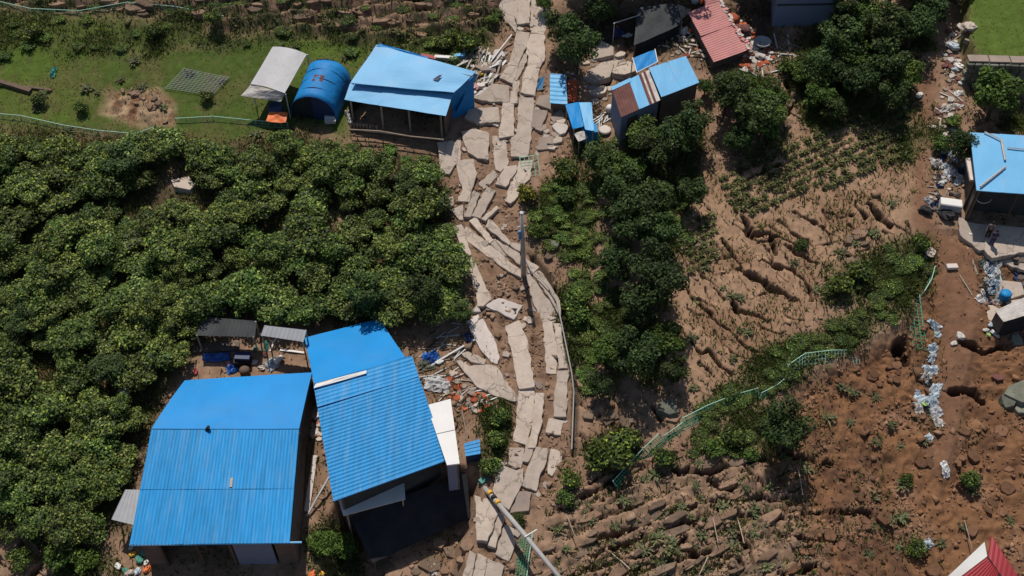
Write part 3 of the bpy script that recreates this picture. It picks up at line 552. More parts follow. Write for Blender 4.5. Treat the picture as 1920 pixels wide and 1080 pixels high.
# --- blue house with ribbed front slope
zb = float(onbase(700, 1000)[2]); h = Hh(zb)
t = thing('blue_house', at(700, 930), 'blue roofed house with ribbed front slope, standing right of the barn', 'house')
F4 = [h(624.5, 938, 3.3), h(838, 861, 3.3), h(772.5, 668, 4.7), h(588, 722, 4.7)]
K4 = [h(589, 720, 4.62), h(760, 670, 4.62), h(711, 598, 4.1), h(571, 633, 4.1)]
sheet(t, 'roof_sheet', lerp4(F4, 0, 1, 0, .80), M_BLUE, 26, 'eave', .022, .03, sag=.012, nu=8, seed=4)
sheet(t, 'roof_sheet', [p + Vector((0, 0, .045)) for p in lerp4(F4, 0, 1, .795, 1)], M_BLUE, 6, 'eave', .018, .03, sag=.02, nu=10, seed=5)
sheet(t, 'roof_back', K4, M_BLUE2, 0, th=.05, nu=12, nv=10, sag=.03, seed=6)
sheet(t, 'flashing', [h(588, 728, 4.80), h(687, 700, 4.80), h(687, 694, 4.84), h(592, 719, 4.84)], M_WHITE, 0, th=.02, sag=.02)
MB().tube([F4[0] + Vector((0, -.03, -.04)), F4[1] + Vector((0, -.03, -.04))], .06, 6).build('gutter', M_BLUE, t)
I4 = [F4[0] + Vector((.45, .55, -.15)), F4[1] + Vector((-.5, .7, -.15)), K4[2] + Vector((-.2, -.3, -.15)), K4[3] + Vector((.35, -.25, -.15))]
R4 = [F4[2] + Vector((-.5, 0, -.25)), F4[3] + Vector((.4, 0, -.25))]; z0 = zb - 3.2
wall(t, I4[0], I4[1], z0, M_DARKG); wall(t, I4[1], R4[0], z0, M_BRICK, th=-.12); wall(t, R4[0], I4[2], z0, M_BRICK, th=-.12); wall(t, I4[2], I4[3], z0, M_BRICK); wall(t, I4[3], R4[1], z0, M_BRICK, th=-.12); wall(t, R4[1], I4[0], z0, M_BRICK, th=-.12)  # front wall coloured charcoal to paint in the shade below the eave
q = [h(644, 967, 1.15), h(760, 936, 1.15), h(757, 890, 1.35), h(634, 937, 1.35)]
sheet(t, 'porch_canopy', q, M_WHITE, 0, th=.08, nu=4, nv=3)
for k in (0, 1): post(t, q[k] + Vector((.2 if k == 0 else -.2, .15, -.08)), .05)
sheet(t, 'shadow_sheet', [h(698, 1056, -1.3), h(882, 970, -1.3), h(876, 886, .5), h(655, 966, .25)], M_DARK, 0, th=.02, nu=10, nv=8, sag=.10)  # near-black sheet added in place of the shadow before the house
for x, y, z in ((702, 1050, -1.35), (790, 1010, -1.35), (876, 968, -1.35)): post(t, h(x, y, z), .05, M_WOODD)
# white annex on its right
zb2 = at(875, 850).z; h = Hh(zb2)
t = thing('annex', at(850, 860), 'flat white roofed annex against the right side of the blue ribbed house', 'annex')
q = [h(838, 872, 2.5), h(862, 869, 2.5), h(845, 748, 2.7), h(800, 760, 2.7)]
sheet(t, 'roof_panel', lerp4(q, 0, 1, 0, .505), M_WHITE, 0, th=.14, nu=4, nv=4); sheet(t, 'roof_panel', [p + Vector((0, 0, .02)) for p in lerp4(q, 0, 1, .515, 1)], M_WHITE, 0, th=.14, nu=4, nv=4)
wall(t, q[1] + Vector((-.08, .1, -.15)), q[2] + Vector((-.08, -.1, -.15)), zb2 - .7, M_BRICK, th=.12); wall(t, q[0] + Vector((0, .1, -.15)), q[1] + Vector((-.1, .1, -.15)), zb2 - .7, M_BLGREY); wall(t, q[2] + Vector((-.1, -.15, -.15)), q[3] + Vector((.1, -.15, -.15)), zb2 - .3, M_BRICK)
MB().tube([at(866, 768, .35), at(872, 800, .4), at(877, 838, .35)], .05, 6).build('eave_pipe', M_WOOD, t)
t = thing('storage_bin', at(886, 848), 'small blue slatted bin standing beside the white annex', 'bin')
h = Hh(at(886, 856).z); q = [h(873, 856, .75), h(901, 851, .75), h(899, 823, .85), h(870, 831, .85)]
for k in range(4): sheet(t, 'lid_slat', lerp4(q, 0, 1, k / 4 + .02, (k + 1) / 4 - .02), M_BLUE, 0, th=.05, nu=1, nv=1)
mbx = MB(); ins = inset(q, .06); mbx.hexa([Vector((p.x, p.y, at(886, 856).z - .25)) for p in ins], [p - Vector((0, 0, .055)) for p in ins]).build('body', M_NAVY, t)
# --- top-left house with the two-step pale blue roof and open front
zb = at(740, 262).z; h = Hh(zb)
t = thing('open_shed', at(750, 240), 'pale blue two-step roofed open-fronted shed with timber posts, beside the broken road', 'shed')
lo = [h(646, 187, 2.35), h(836, 218, 2.35), h(849, 176, 2.75), h(656, 156, 2.75)]
hi = [h(657, 155, 3.1), h(851, 174, 3.1), h(892, 134, 3.75), h(706, 84, 3.75)]
for k in range(3): sheet(t, 'roof_sheet', [v + Vector((0, 0, .012 * k)) for v in lerp4(lo, k / 3, (k + 1) / 3, 0, 1)], M_LBLUE, 0, th=.04, nu=6, nv=4, sag=.02, seed=k)
sheet(t, 'roof_sheet', hi, M_LBLUE, 0, th=.06, nu=18, nv=10, sag=.045, seed=9)
sheet(t, 'roof_tear', [h(811, 149, 3.42), h(821, 151, 3.42), h(829, 140, 3.6), h(823, 141, 3.6)], M_NAVY, 0, th=.01, nu=2, nv=2)
sheet(t, 'tarpaulin_side', [h(852, 214, 1.2), h(866, 190, .9), h(896, 140, 3.1), h(889, 137, 3.6)], M_TARP, 0, th=.03, sag=.06, seed=3)
sheet(t, 'tarpaulin_edge', [h(706, 87, 3.72), h(800, 113, 3.6), h(803, 107, 3.7), h(712, 81, 3.85)], M_TARP, 0, th=.03, sag=.05)
for k, (x, y) in enumerate([(657, 190), (714, 200), (766, 208), (826, 218)]): post(t, h(x, y, 2.28) + Vector((0, .1, 0)), .07, M_WOOD)
for k in (.03, .35, .7, .97): post(t, lo[3] + (lo[2] - lo[3]) * k + Vector((0, .1, .25)), .07, M_WOODD)
zf = zb
for i in range(4): MB().tube([h(656, 243, .25 + i * .24), h(712, 249 - i, .22 + i * .24), h(770, 256, .2 + i * .22), h(832, 262, .2 + i * .2)], .055, 6).build('log_rail', M_WOOD, t)
for i in range(9): q = h(659 + i * 6, 246 + i * .6, 0); MB().box(q + Vector((0, .15, .3)), .14, .05, .75).build('fence_board', M_WOOD, t)
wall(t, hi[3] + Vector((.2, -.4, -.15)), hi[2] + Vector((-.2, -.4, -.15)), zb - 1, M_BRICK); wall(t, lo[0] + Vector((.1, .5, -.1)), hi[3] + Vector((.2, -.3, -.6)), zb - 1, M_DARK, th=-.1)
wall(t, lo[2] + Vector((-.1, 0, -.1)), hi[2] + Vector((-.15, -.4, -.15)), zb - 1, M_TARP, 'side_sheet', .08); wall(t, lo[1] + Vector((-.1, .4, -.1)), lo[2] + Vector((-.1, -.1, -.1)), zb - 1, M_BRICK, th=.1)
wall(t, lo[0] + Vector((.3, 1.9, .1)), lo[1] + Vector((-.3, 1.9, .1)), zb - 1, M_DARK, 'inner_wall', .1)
# --- blue arched tent
zb = at(588, 226).z; h = Hh(zb)
t = thing('arched_tent', at(590, 222), 'blue arched tunnel tent with dark front, right of the grey canopy', 'tent')
L0, R0 = h(547, 222, 0), h(631, 229, 0); AX = h(618, 111, 3.3) - h(588, 184, 2.3); AX = Vector((AX.x, AX.y, AX.z * .9)); n = 14; mb = MB(); mi = MB()
def arch(s, k, shrink=0):
    th = math.pi * k / n; m_ = (L0 + R0) / 2 + AX * s; hw = (R0 - L0) / 2 * (1 - shrink); return m_ - hw * math.cos(th) * (1 if abs(math.cos(th)) < .99 else 1) + Vector((0, 0, (2.15 - shrink) * math.sin(th) ** .75 if 0 < k < n else 0))
for j in range(9):
    for k in range(n + 1): mb.v.append(tuple(arch(j / 8, k) + Vector((0, 0, .03 * math.sin(j * 2.1 + k)))))
W = n + 1
for j in range(8):
    for k in range(n): mb.f.append((j * W + k, (j + 1) * W + k, (j + 1) * W + k + 1, j * W + k + 1))
cv = mb.build('cover', M_TARP, t, smooth=True); sm = cv.modifiers.new('thickness', 'SOLIDIFY'); sm.thickness = .03
sheet(cv, 'patch', [arch(.42, 6) + Vector((0, 0, .06)), arch(.42, 8) + Vector((0, 0, .06)), arch(.58, 8) + Vector((0, 0, .06)), arch(.58, 6) + Vector((0, 0, .06))], M_RUST, 0, th=.01, nu=2, nv=2)
for j in (0, .25, .5, .75, 1.0): MB().tube([arch(j, k) + Vector((0, 0, .035)) for k in range(n + 1)], .022, 5).build('hoop_strap', M_NAVY, t)
for (a, b, m) in ((0, 7, M_DARK), (7, 14, M_NAVY)):
    pts = [arch(.03, k, .04) for k in range(a, b + 1)] + [(arch(.03, a, .04) if b == 7 else arch(.03, b, .04))]; base = [L0 + AX * .03, (L0 + R0) / 2 + AX * .03] if a == 0 else [(L0 + R0) / 2 + AX * .03, R0 + AX * .03]
    poly = [base[1], *[arch(.03, k, .04) for k in range(b, a - 1, -1)], base[0]]; nb = Vector((0, .05, 0)); MB().hexa(poly, [p + nb for p in poly]).build('front_flap', m, t)
poly = [arch(.97, k, .04) for k in range(n + 1)]; MB().hexa(poly, [p + Vector((0, .05, 0)) for p in poly]).build('back_panel', M_TARP, t)
t = thing('white_box', at(619, 224), 'small white box on the grass before the arched blue tent', 'box'); MB().box(at(619, 224, .22), .75, .45, .5, .1).build('body', M_WHITE, t, bevel=.02); MB().box(at(619, 224, .49), .79, .49, .05, .1).build('lid', M_FABW, t)
# --- grey canopy
zb = at(505, 205).z; h = Hh(zb)
t = thing('canopy_tent', at(505, 190), 'pale grey canopy tent on the lawn, left of the blue arched tent', 'canopy')
q = [h(470, 158, 2.15), h(534, 175, 2.15), h(575, 101, 2.9), h(511, 87, 2.9)]
sheet(t, 'roof_cover', q, M_GREYT, 0, th=.04, nu=10, nv=10, sag=.03, bend=lambda a, b: .22 * math.sin(math.pi * a))
sheet(t, 'front_valance', [h(452, 180, 1.55), h(527, 191, 1.55), h(534, 175, 2.13), h(470, 158, 2.13)], M_FABW, 0, th=.03, nu=8, nv=4, sag=.05, bend=lambda a, b: .15 * math.sin(math.pi * a))
for p in q: post(t, p + Vector((.05, 0, -.06)), .04, M_STEEL)
tag(MB().lathe(at(520, 218), [(.05, 0), (.50, 0), (.56, .3), (.56, .75), (.5, .95), (.46, .95), (.44, .85), (.05, .85)]).build('water_barrel', M_NAVY, smooth=True), 'dark navy water barrel under the front edge of the grey canopy', 'barrel')
t = thing('orange_cloth', at(516, 210), 'orange cloth laid over the navy barrel by the grey canopy', 'cloth'); p0 = at(520, 218, 1.0); sheet(t, 'cloth', [p0 + Vector((-.75, -.45, -.1)), p0 + Vector((.65, -.5, -.15)), p0 + Vector((.7, .35, .05)), p0 + Vector((-.65, .4, .08))], M_ORANGE, 0, th=.02, sag=.06)
# --- house at the top centre: patchwork roof
zb = at(1230, 225).z; h = Hh(zb)
t = thing('patchwork_house', at(1230, 200), 'house with patched roof of rust brown and pale blue sheets at top centre', 'house')
q = [h(1164, 220, 2.3), h(1238, 188, 2.3), h(1217, 131, 2.75), h(1146, 165, 2.75)]
cuts = [(0, .46, M_RUST), (.46, .72, M_LBLUE), (.72, .79, M_RUST), (.79, .84, M_FABW), (.84, .90, M_RUST), (.90, 1, M_FABW)]
for k, (a0, a1, m) in enumerate(cuts): sheet(t, 'roof_sheet', [v + Vector((0, 0, .02 * (k % 2))) for v in lerp4(q, a0, a1, 0, 1)], m, max(2, int((a1 - a0) * 16)) if m is M_RUST else 0, amp=.03, th=.035, nv=5, sag=.01)
sheet(t, 'roof_edge', [v + Vector((0, 0, .05)) for v in lerp4(q, 0, .5, .90, 1.02)], M_LBLUE, 0, th=.03, nu=4, nv=1)
q2 = [h(1240, 182, 2.55), h(1311, 155, 2.55), h(1286, 105, 3.05), h(1217, 127, 3.05)]
for k in range(2): sheet(t, 'roof_sheet', [v + Vector((0, 0, .015 * k)) for v in lerp4(q2, k / 2, k / 2 + .5, 0, 1)], M_LBLUE, 0, th=.05, nu=6, nv=5, sag=.012, seed=k)
i1 = inset(q, .06); i2 = inset(q2, .06); dd = Vector((0, 0, -.12)); z0 = zb - 1.3
for a, b, m in ((i1[0], i1[1], M_BLGREY), (i1[3], i1[0], M_BLGREY), (i1[2], i1[3], M_BRICK), (i2[0], i2[1], M_BRICK), (i2[1], i2[2], M_BRICK), (i2[2], i2[3], M_BRICK)): wall(t, a + dd, b + dd, z0, m, th=.1)
e = (i1[1] - i1[0]); ra = math.atan2(e.y, e.x); nn = Vector((math.sin(ra), -math.cos(ra), 0))
for k in (.3, .75): c = i1[0] + e * k; MB().box(Vector((c.x, c.y, zb + .9)) + nn * .04, .8, .08, 1.8 if k < .5 else .8, ra).build('door' if k < .5 else 'window', M_WOODD, t)
t = thing('awning', at(1210, 135), 'small bright blue tarpaulin awning behind the patchwork roofed house', 'awning')
q = [h(1194, 137, 2.7), h(1233, 117, 2.7), h(1228, 93, 2.9), h(1186, 109, 2.9)]; sheet(t, 'cover', q, M_TARP, 0, th=.02, nu=8, nv=8, sag=.05)
for a, b in ((q[3], q[0]), (q[1], q[2]), (q[0], q[1])): MB().tube([a + Vector((0, 0, .04)), b + Vector((0, 0, .04))], .04, 6).build('frame_bar', M_WHITE, t)
for p in q: post(t, p, .04, M_STEEL)
# --- small wrecked blue sheds left of it
h = Hh(at(1048, 205).z)
t = thing('lean_to_shed', at(1048, 190), 'low corrugated blue roof lying beside the road under the dark tree', 'shed')
q = [h(1031, 194, .8), h(1064, 196, .8), h(1061, 141, 1.15), h(1031, 138, 1.15)]; sheet(t, 'roof_sheet', q, M_LBLUE, 7, 'eave', .05, .03, nu=4, sag=.02)
ins = inset(q, .12)
for a, b in ((0, 1), (1, 2), (3, 0)): wall(t, ins[a] - Vector((0, 0, .08)), ins[b] - Vector((0, 0, .08)), at(1048, 200).z - .8, M_BRICK, th=.1)
t = thing('rusty_sheet', at(1072, 175), 'rust red crumpled roof sheet beside the low corrugated blue roof', 'metal sheet'); sheet(t, 'sheet', [h(1066, 192, .55), h(1081, 188, .45), h(1084, 150, .9), h(1064, 150, .9)], M_REDB, 4, amp=.03, th=.02, sag=.06); post(t, h(1073, 172, .5), .05)
h = Hh(at(1090, 262).z)
t = thing('small_shed', at(1090, 250), 'small shed with two overlapping blue roof panels near the round lid', 'shed')
sheet(t, 'roof_panel', [h(1074, 242, 1.5), h(1096, 236, 1.5), h(1088, 191, 1.8), h(1060, 196, 1.8)], M_BLUE2, 0, th=.03, nu=6, nv=6, sag=.03)
sheet(t, 'roof_panel', [h(1097, 243, 1.65), h(1114, 245, 1.65), h(1109, 192, 1.95), h(1086, 192, 1.95)], M_LBLUE, 0, th=.03, nu=6, nv=6, sag=.02)
sheet(t, 'torn_awning', [h(1084, 266, 1.0), h(1102, 258, 1.0), h(1096, 245, 1.2), h(1076, 249, 1.2)], M_FABW, 0, th=.02, sag=.04)
MB().box(h(1106, 250, .55), 1.0, .9, 1.0, .1).build('water_tank', M_BLUE, t)
for x, y, z in ((1076, 243, 1.45), (1112, 245, 1.6), (1063, 198, 1.75), (1107, 194, 1.9), (1086, 264, .95), (1100, 257, .95)): post(t, h(x, y, z), .04)
wall(t, h(1066, 202, 1.6), h(1105, 198, 1.7), at(1090, 255).z - .5, M_BRICK)
tag(MB().lathe(at(1134, 246), [(.0, 0), (.42, 0), (.45, .16), (.40, .22), (.2, .25), (.05, .25)], 18).build('round_lid', M_CONCP, smooth=False), 'round concrete well lid on bare earth beside the small blue shed', 'lid')
tag(MB().box(at(1113, 258, .18), .42, .36, .4, .2).build('orange_crate', M_ORANGE, bevel=.02), 'orange plastic crate at the foot of the small blue shed', 'crate')
tag(MB().lathe(at(1143, 209), [(.05, 0), (.26, 0), (.30, .35), (.22, .5), (.05, .56)]).build('white_jar', M_WHITE, smooth=True), 'white rounded jar at the left corner of the patchwork house', 'jar')
t = thing('blue_board', at(1012, 160), 'little pale blue board leaning at the edge of the broken road', 'board'); sheet(t, 'panel', [at(1005, 167, .15), at(1017, 168, .2), at(1021, 142, .75), at(1010, 148, .75)], M_LBLUE, 0, th=.04, sag=.02); post(t, at(1014, 152, .55), .04)
# --- collapsed pink roof
h = Hh(at(1345, 120).z)
t = thing('collapsed_roof', at(1345, 70), 'faded pink red corrugated roof collapsed among rubble at top right of centre', 'roof')
q = [h(1338, 117, .8), h(1404, 93, .8), h(1348, 3, 1.9), h(1290, 24, 1.9)]; sheet(t, 'roof_sheet', lerp4(q, 0, 1, 0, .52), M_PINK, 13, 'eave', .022, .03, nu=6, sag=.02); sheet(t, 'roof_sheet', [v + Vector((0, 0, .05)) for v in lerp4(q, 0, 1, .51, 1)], M_PINK, 12, 'eave', .022, .03, nu=6, sag=.04, seed=4)
sheet(t, 'upper_sheet', [h(1322, 12, 1.9), h(1352, 4, 1.9), h(1345, -30, 2.6), h(1318, -22, 2.6)], M_PINK, 9, 'eave', .022, .03, nu=4)
ins = inset(q, .1)
for a, b in ((0, 1), (1, 2), (3, 0)): wall(t, ins[a] - Vector((0, 0, .12)), ins[b] - Vector((0, 0, .12)), at(1345, 115).z - .9, M_BRICK, th=.12)
rr = random.Random(5)
for i in range(26):
    k = i / 25; p = q[2] + (q[1] - q[2]) * k + Vector((rr.uniform(-.1, .25), rr.uniform(-.15, .15), .06)); MB().box(p, rr.uniform(.22, .4), rr.uniform(.18, .3), .07, rr.uniform(0, 3), (rr.uniform(-.3, .3), rr.uniform(-.3, .3))).build('ridge_tile', rr.choice([M_FABW, M_CONCP, M_PINK]), t)
# --- dark covered shed above
h = Hh(at(1240, 110).z)
t = thing('dark_shed', at(1235, 80), 'shed under a sagging charcoal sheet above the patchwork house', 'shed')
q = [h(1188, 86, 1.4), h(1280, 44, 1.6), h(1270, 6, 2.2), h(1196, 14, 2.2)]; sheet(t, 'roof_cover', q, M_DARKG, 0, th=.04, nu=10, nv=8, sag=.07)
for p in inset(q, .06): post(t, p, .06, M_WOODD)
ins = inset(q, .1); wall(t, ins[0] - Vector((0, 0, .15)), ins[1] - Vector((0, 0, .15)), at(1240, 100).z - .6, M_DARK, th=.1)
MB().tube([h(1150, 44, 2.1), h(1200, 28, 2.1)], .035, 6).build('frame_bar', M_STEEL, t); MB().tube([h(1199, 60, .2), h(1200, 27, 2.15)], .035, 6).build('frame_bar', M_STEEL, t); post(t, h(1152, 44, 2.1), .035, M_STEEL)
# --- grey walled house at the top
zb = at(1520, 44).z; h = Hh(zb)
t = thing('grey_house', at(1520, 40), 'blue grey walled house at the top edge, its yard in deep shade', 'house')
A, B_ = h(1462, -22, 3.3), h(1578, -24, 3.3); wall(t, A, B_, zb - .8, M_BLGREY, th=.15)
bk = Vector((.4, 5.0, 0)); wall(t, B_, B_ + bk, zb - .8, M_BLGREY, th=.15); wall(t, A + bk, A, zb - .8, M_BLGREY, th=.15); wall(t, B_ + bk, A + bk, zb - .8, M_BLGREY, th=.15)
ev = [A + Vector((-2.2, -.5, .1)), B_ + Vector((.5, -.5, .1)), B_ + bk + Vector((.5, .5, 1.0)), A + bk + Vector((-1.0, .5, 1.0))]; sheet(t, 'roof_sheet', ev, M_GREYM, 16, amp=.04, th=.06, nv=6)
e = B_ - A; ra = math.atan2(e.y, e.x); nn = Vector((math.sin(ra), -math.cos(ra), 0))
MB().box(A + e * .5 + nn * .03 + Vector((0, 0, -1.45 - .0)), e.length * .98, .08, .12, ra).build('eave_shadow_strip', M_DARKG, t)  # dark strip paints an eave shadow across the front wall
# --- right-hand pale blue house
zb = at(1870, 425).z; h = Hh(zb)
t = thing('roadside_house', at(1880, 400), 'pale blue flat-roofed house at the right edge with timbers lying on its roof', 'house')
q = [h(1831, 357, 3.2), h(1990, 369, 3.2), h(1985, 258, 3.7), h(1819, 248, 3.7)]
for k in range(3): sheet(t, 'roof_sheet', [v + Vector((0, 0, .012 * (k % 2))) for v in lerp4(q, k / 3, (k + 1) / 3, 0, 1)], M_LBLUE, 0, th=.07, nu=5, nv=6, sag=.012, seed=k)
ins = inset(q, .07); dd = Vector((0, 0, -.12)); z0 = zb - .9
wall(t, ins[0] + dd + Vector((0, .9, 0)), ins[1] + dd + Vector((0, .9, 0)), z0, M_DARKG); wall(t, ins[3] + dd, ins[0] + dd, z0, M_BRICK, th=.15); wall(t, ins[2] + dd, ins[3] + dd, z0, M_BRICK); wall(t, ins[1] + dd, ins[2] + dd, z0, M_BRICK)
for k in (.02, .5, .95): post(t, q[0] + (q[1] - q[0]) * k + Vector((.1, .2, -.1)), .07, M_WOODD)
MB().box(h(1822, 318, 2.6) + Vector((-.05, 0, 0)), .45, 2.2, .18, -.12).build('eave_board', M_CONCP, t)
pts = [h(1845 + 14 * math.cos(a), 372 + 9 * math.sin(a), 2.2) for a in np.linspace(.2, 2.9, 10)]; MB().tube(pts, .03, 6).build('hanging_hose', M_FABW, t)
for (a, b, s, lab) in (((1846, 247), (1878, 262), .12, 'short pale timber near the back edge of the right-hand pale blue roof'), ((1878, 262), (1885, 300), .16, 'doubled pale timber lying down the right-hand pale blue roof'), ((1886, 312), (1838, 350), .14, 'long pale timber slanting to the front corner of the right-hand pale blue roof'), ((1889, 277), (1960, 283), .11, 'thin timber crossing to the right edge of the pale blue roof')):
    P = []
    for (x, y) in (a, b): kz = (357 - y) / 109; P.append(h(x, y, 3.2 + .5 * kz + .08 + s * .5))
    tag(MB().tube([P[0], P[1]], s * .5, 4).build('roof_timber', M_FABW), lab, 'timber', 'timbers on the right-hand roof')
# --- wrecked shed at the right edge
zb = at(1900, 650).z; h = Hh(zb)
t = thing('wrecked_shed', at(1905, 630), 'wrecked shed with a tilted dirty white roof sheet at the right edge', 'shed')
q = [h(1881, 604, 2.0), h(1975, 575, 2.3), h(1965, 538, 2.5), h(1866, 582, 2.2)]; sheet(t, 'roof_sheet', q, M_FABW, 8, amp=.02, th=.05, nv=4, sag=.03)
ins = inset(q, .06)
for a, b, m in ((ins[0], ins[1], M_DARK), (ins[3], ins[0], M_BRICK), (ins[2], ins[3], M_BRICK)): wall(t, a + dd, b + dd, zb - 1.2, m, th=.1)
# --- red roofed house, lower right corner
zb = at(1850, 1110).z; h = Hh(zb)
t = thing('red_roof_house', at(1860, 1090), 'red roofed house with a white gable in the bottom right corner', 'house')
AP, RD = h(1858, 1003, 4.6), h(1925, 1105, 4.5)
sheet(t, 'roof_slope', [h(1852, 1042, 4.3), h(1915, 1135, 4.0), RD, AP], M_RED, 8, amp=.03, th=.06, nv=4)
sheet(t, 'white_gable', [h(1778, 1080, 3.3), h(1792, 1088, 3.3), h(1851, 1043, 4.25), h(1846, 1016, 4.45)], M_WHITE, 0, th=.06, nu=4, nv=4)
sheet(t, 'roof_front', [h(1778, 1098, 3.2), h(1850, 1140, 3.2), h(1872, 1074, 4.15), h(1850, 1045, 4.2)], M_RED, 9, amp=.03, th=.06, nv=4)
z0 = zb - .8; wall(t, h(1792, 1096, 3.1), h(1850, 1132, 3.1), z0, M_WHITE); wall(t, h(1842, 1030, 4.0), h(1792, 1094, 3.1), z0, M_WHITE, th=.1); wall(t, h(1915, 1132, 3.8), h(1862, 1030, 4.1), z0, M_WHITE)
# --- retaining wall under the bright lawn
t = thing('retaining_wall', at(1870, 150), 'mossy stone retaining wall below the bright green lawn at upper right', 'wall')
rr = random.Random(11); nst = 0
for row in range(6):
    x = 1814 + (8 if row % 2 else 0)
    while x < 2010:
        wpx = rr.uniform(10, 19); p = onz(x + wpx / 2, 117 + (x - 1814) * .03, at(1860, 100).z + .05)
        MB().box((p.x, p.y + rr.uniform(-.05, .05) + .06 * row, p.z - .22 - row * .42), wpx / 27, .45, .40, rr.uniform(-.04, .04)).build('stone', M_STONE, t, bevel=.05); x += wpx + .6
for k in range(5): p = onz(1834 + k * 40, 110 + k * 1.2, at(1860, 100).z + .12); MB().box(p, 1.46, .75, .14, -.03).build('coping', M_CONCG, t, bevel=.02)
# --- sheds behind the barn
h = Hh(at(430, 650).z)
t = thing('back_shelter', at(430, 640), 'low shelter with dark grey sheet roof under the orchard edge behind the barn', 'shelter'); q = [h(366, 629, 1.7), h(478, 632, 1.7), h(482, 602, 1.95), h(384, 594, 1.95)]; sheet(t, 'roof_sheet', q, M_DARKG, 14, amp=.02, th=.03, nv=4)
for p in inset(q, .05): post(t, p, .05)
t = thing('back_canopy', at(530, 645), 'small grey steel canopy touching the back corner of the blue house', 'canopy'); q = [h(489, 629, 1.9), h(569, 641, 1.9), h(575, 619, 2.2), h(496, 610, 2.2)]; sheet(t, 'roof_sheet', q, M_GREYM, 10, amp=.02, th=.03, nv=4)
for p in inset(q, .05): post(t, p, .05)
# ------------------------------------------------------------------ poles, pipe, fences
b, tp = at(983, 517), None
zt = b.z + 6.3; tp = onz(978, 399, zt)
t = thing('utility_pole', b, 'pale upright utility pole standing over the torn middle of the road', 'utility pole'); MB().tube([b - Vector((0, 0, .6)), tp], [.17, .11], 12).build('pole', M_POLE, t, smooth=True)
MB().tube([b + (tp - b) * .80 + Vector((-.35, -.1, 0)), b + (tp - b) * .80 + Vector((.2, 0, 0))], .04, 6).build('bracket', M_STEEL, t); MB().tube([b + (tp - b) * .62 + Vector((-.18, -.1, 0)), b + (tp - b) * .74 + Vector((-.16, -.1, 0))], .08, 8).build('cable_box', M_BLUE, t)
MB().lathe(tp - Vector((0, 0, .05)), [(.02, 0), (.13, 0), (.13, .08), (.02, .12)]).build('cap', M_STEEL, t)
b = at(903, 905); t = thing('leaning_pole', b, 'long utility pole knocked over and leaning across the lower road', 'utility pole')
top = onz(1060, 1096, b.z + 2.4); MB().tube([b + Vector((-.1, .1, -.2)), b + (top - b) * .5, top], [.17, .15, .13], 12).build('pole', M_POLE, t, smooth=True)
for k in (.10, .15, .20): p0 = b + (top - b) * k; MB().tube([p0, p0 + (top - b) * .022], .178, 12).build('hazard_band', M_YEL if k != .15 else M_BLACK, t)
m_ = b + (top - b) * .56; MB().tube([m_ + Vector((-.1, -.1, .2)), m_ + Vector((.62, .35, .25))], .05, 6).build('cross_arm', M_WHITE, t); MB().box(b + Vector((.1, .05, .15)), .5, .35, .3, .7).build('base_clamp', M_GREENP, t)
pp = [(986, 486), (996, 508), (1012, 522), (1030, 540), (1044, 566), (1053, 606), (1062, 650), (1072, 700), (1076, 735), (1074, 790), (1072, 842)]
t = thing('roadside_pipe', at(1053, 606), 'thin pale pipe rail running down the right edge of the broken road', 'pipe'); MB().tube([at(x, y, .45) for x, y in pp], .045, 6).build('pipe', M_POLE, t)
for k in range(1, len(pp), 2): post(t, at(pp[k][0], pp[k][1], .45), .04, M_STEEL)
def fence(name, label, cat, pts, hgt, m, lean=(0, 0), step=.28, wire=.016, group=None, posts=True):
    """toppled or standing wire fence: posts plus a woven panel of single wires"""
    W = [at(*p) for p in pts]; t = thing(name, W[len(W) // 2], label, cat, group); up = Vector((lean[0], lean[1], 1)).normalized() * hgt; mb = MB()
    for a, b in zip(W[:-1], W[1:]):
        L = (b - a).length; k = max(2, int(L / step))
        for i in range(k + 1): p = a + (b - a) * (i / k); mb.tube([p, p + up], wire, 4, False)
        r = max(2, int(hgt / step))
        for j in range(r + 1): mb.tube([a + up * (j / r), b + up * (j / r)], wire, 4, False)
    mb.build('wire_panel', m, t)
    if posts:
        for p in W: MB().tube([p - Vector((0, 0, .25)), p + up * 1.06], .035, 6).build('post', M_MINT, t)
    MB().tube([p + up for p in W], .03, 6).build('top_rail', M_MINT, t); return t
fence('gate_panel', 'pale green wire gate panel lying on the road beside the yellow green bush', 'gate', [(980, 333), (1013, 328)], 1.55, M_MINT, (-.35, 2.5), .3, .018)
fence('fence_panel', 'narrow green wire fence panel fallen along the left side of the dirt track', 'fence', [(1712, 652), (1738, 656)], 3.7, M_GREENW, (.05, 3.2), .24, .02)
fence('track_fence', 'green wire fence strip bent beside the dirt track below the white debris', 'fence', [(1725, 556), (1738, 535), (1745, 510)], .5, M_MINT, (.5, .3), .3, .016)
fence('slope_fence', 'green wire fence sagging along the grassy bank below the cracked field', 'fence', [(1283, 806), (1330, 782), (1380, 762), (1424, 750)], .75, M_GREENW, (-.2, 1.4), .16, .016)
fence('tangled_fence', 'tangled green wire fence stretch joining the sagging fence to the cliff fence', 'fence', [(1424, 750), (1452, 736), (1478, 714)], .5, M_GREENW, (.4, .9), .16, .016)
fence('buried_fence', 'half-buried green wire fence stretch between the two lower fences', 'fence', [(1250, 830), (1268, 818), (1284, 806)], .5, M_GREENW, (-.5, .8), .16, .016)
fence('cliff_fence', 'pale green wire fence hanging over the edge of the red scarp', 'fence', [(1478, 712), (1510, 690), (1560, 684), (1612, 684)], .95, M_MINT, (0, 1.2), .22, .016)
fence('fallen_fence', 'green wire fence fallen down the torn slope left of the terraces', 'fence', [(1165, 918), (1195, 885), (1222, 856), (1250, 830)], .85, M_GREENW, (-.9, .4), .18, .018)
fence('lower_fence', 'green wire fence roll lying beside the foot of the leaning pole', 'fence', [(962, 1100), (968, 1050), (974, 1012)], .95, M_GREENW, (1.6, .4), .17, .018)
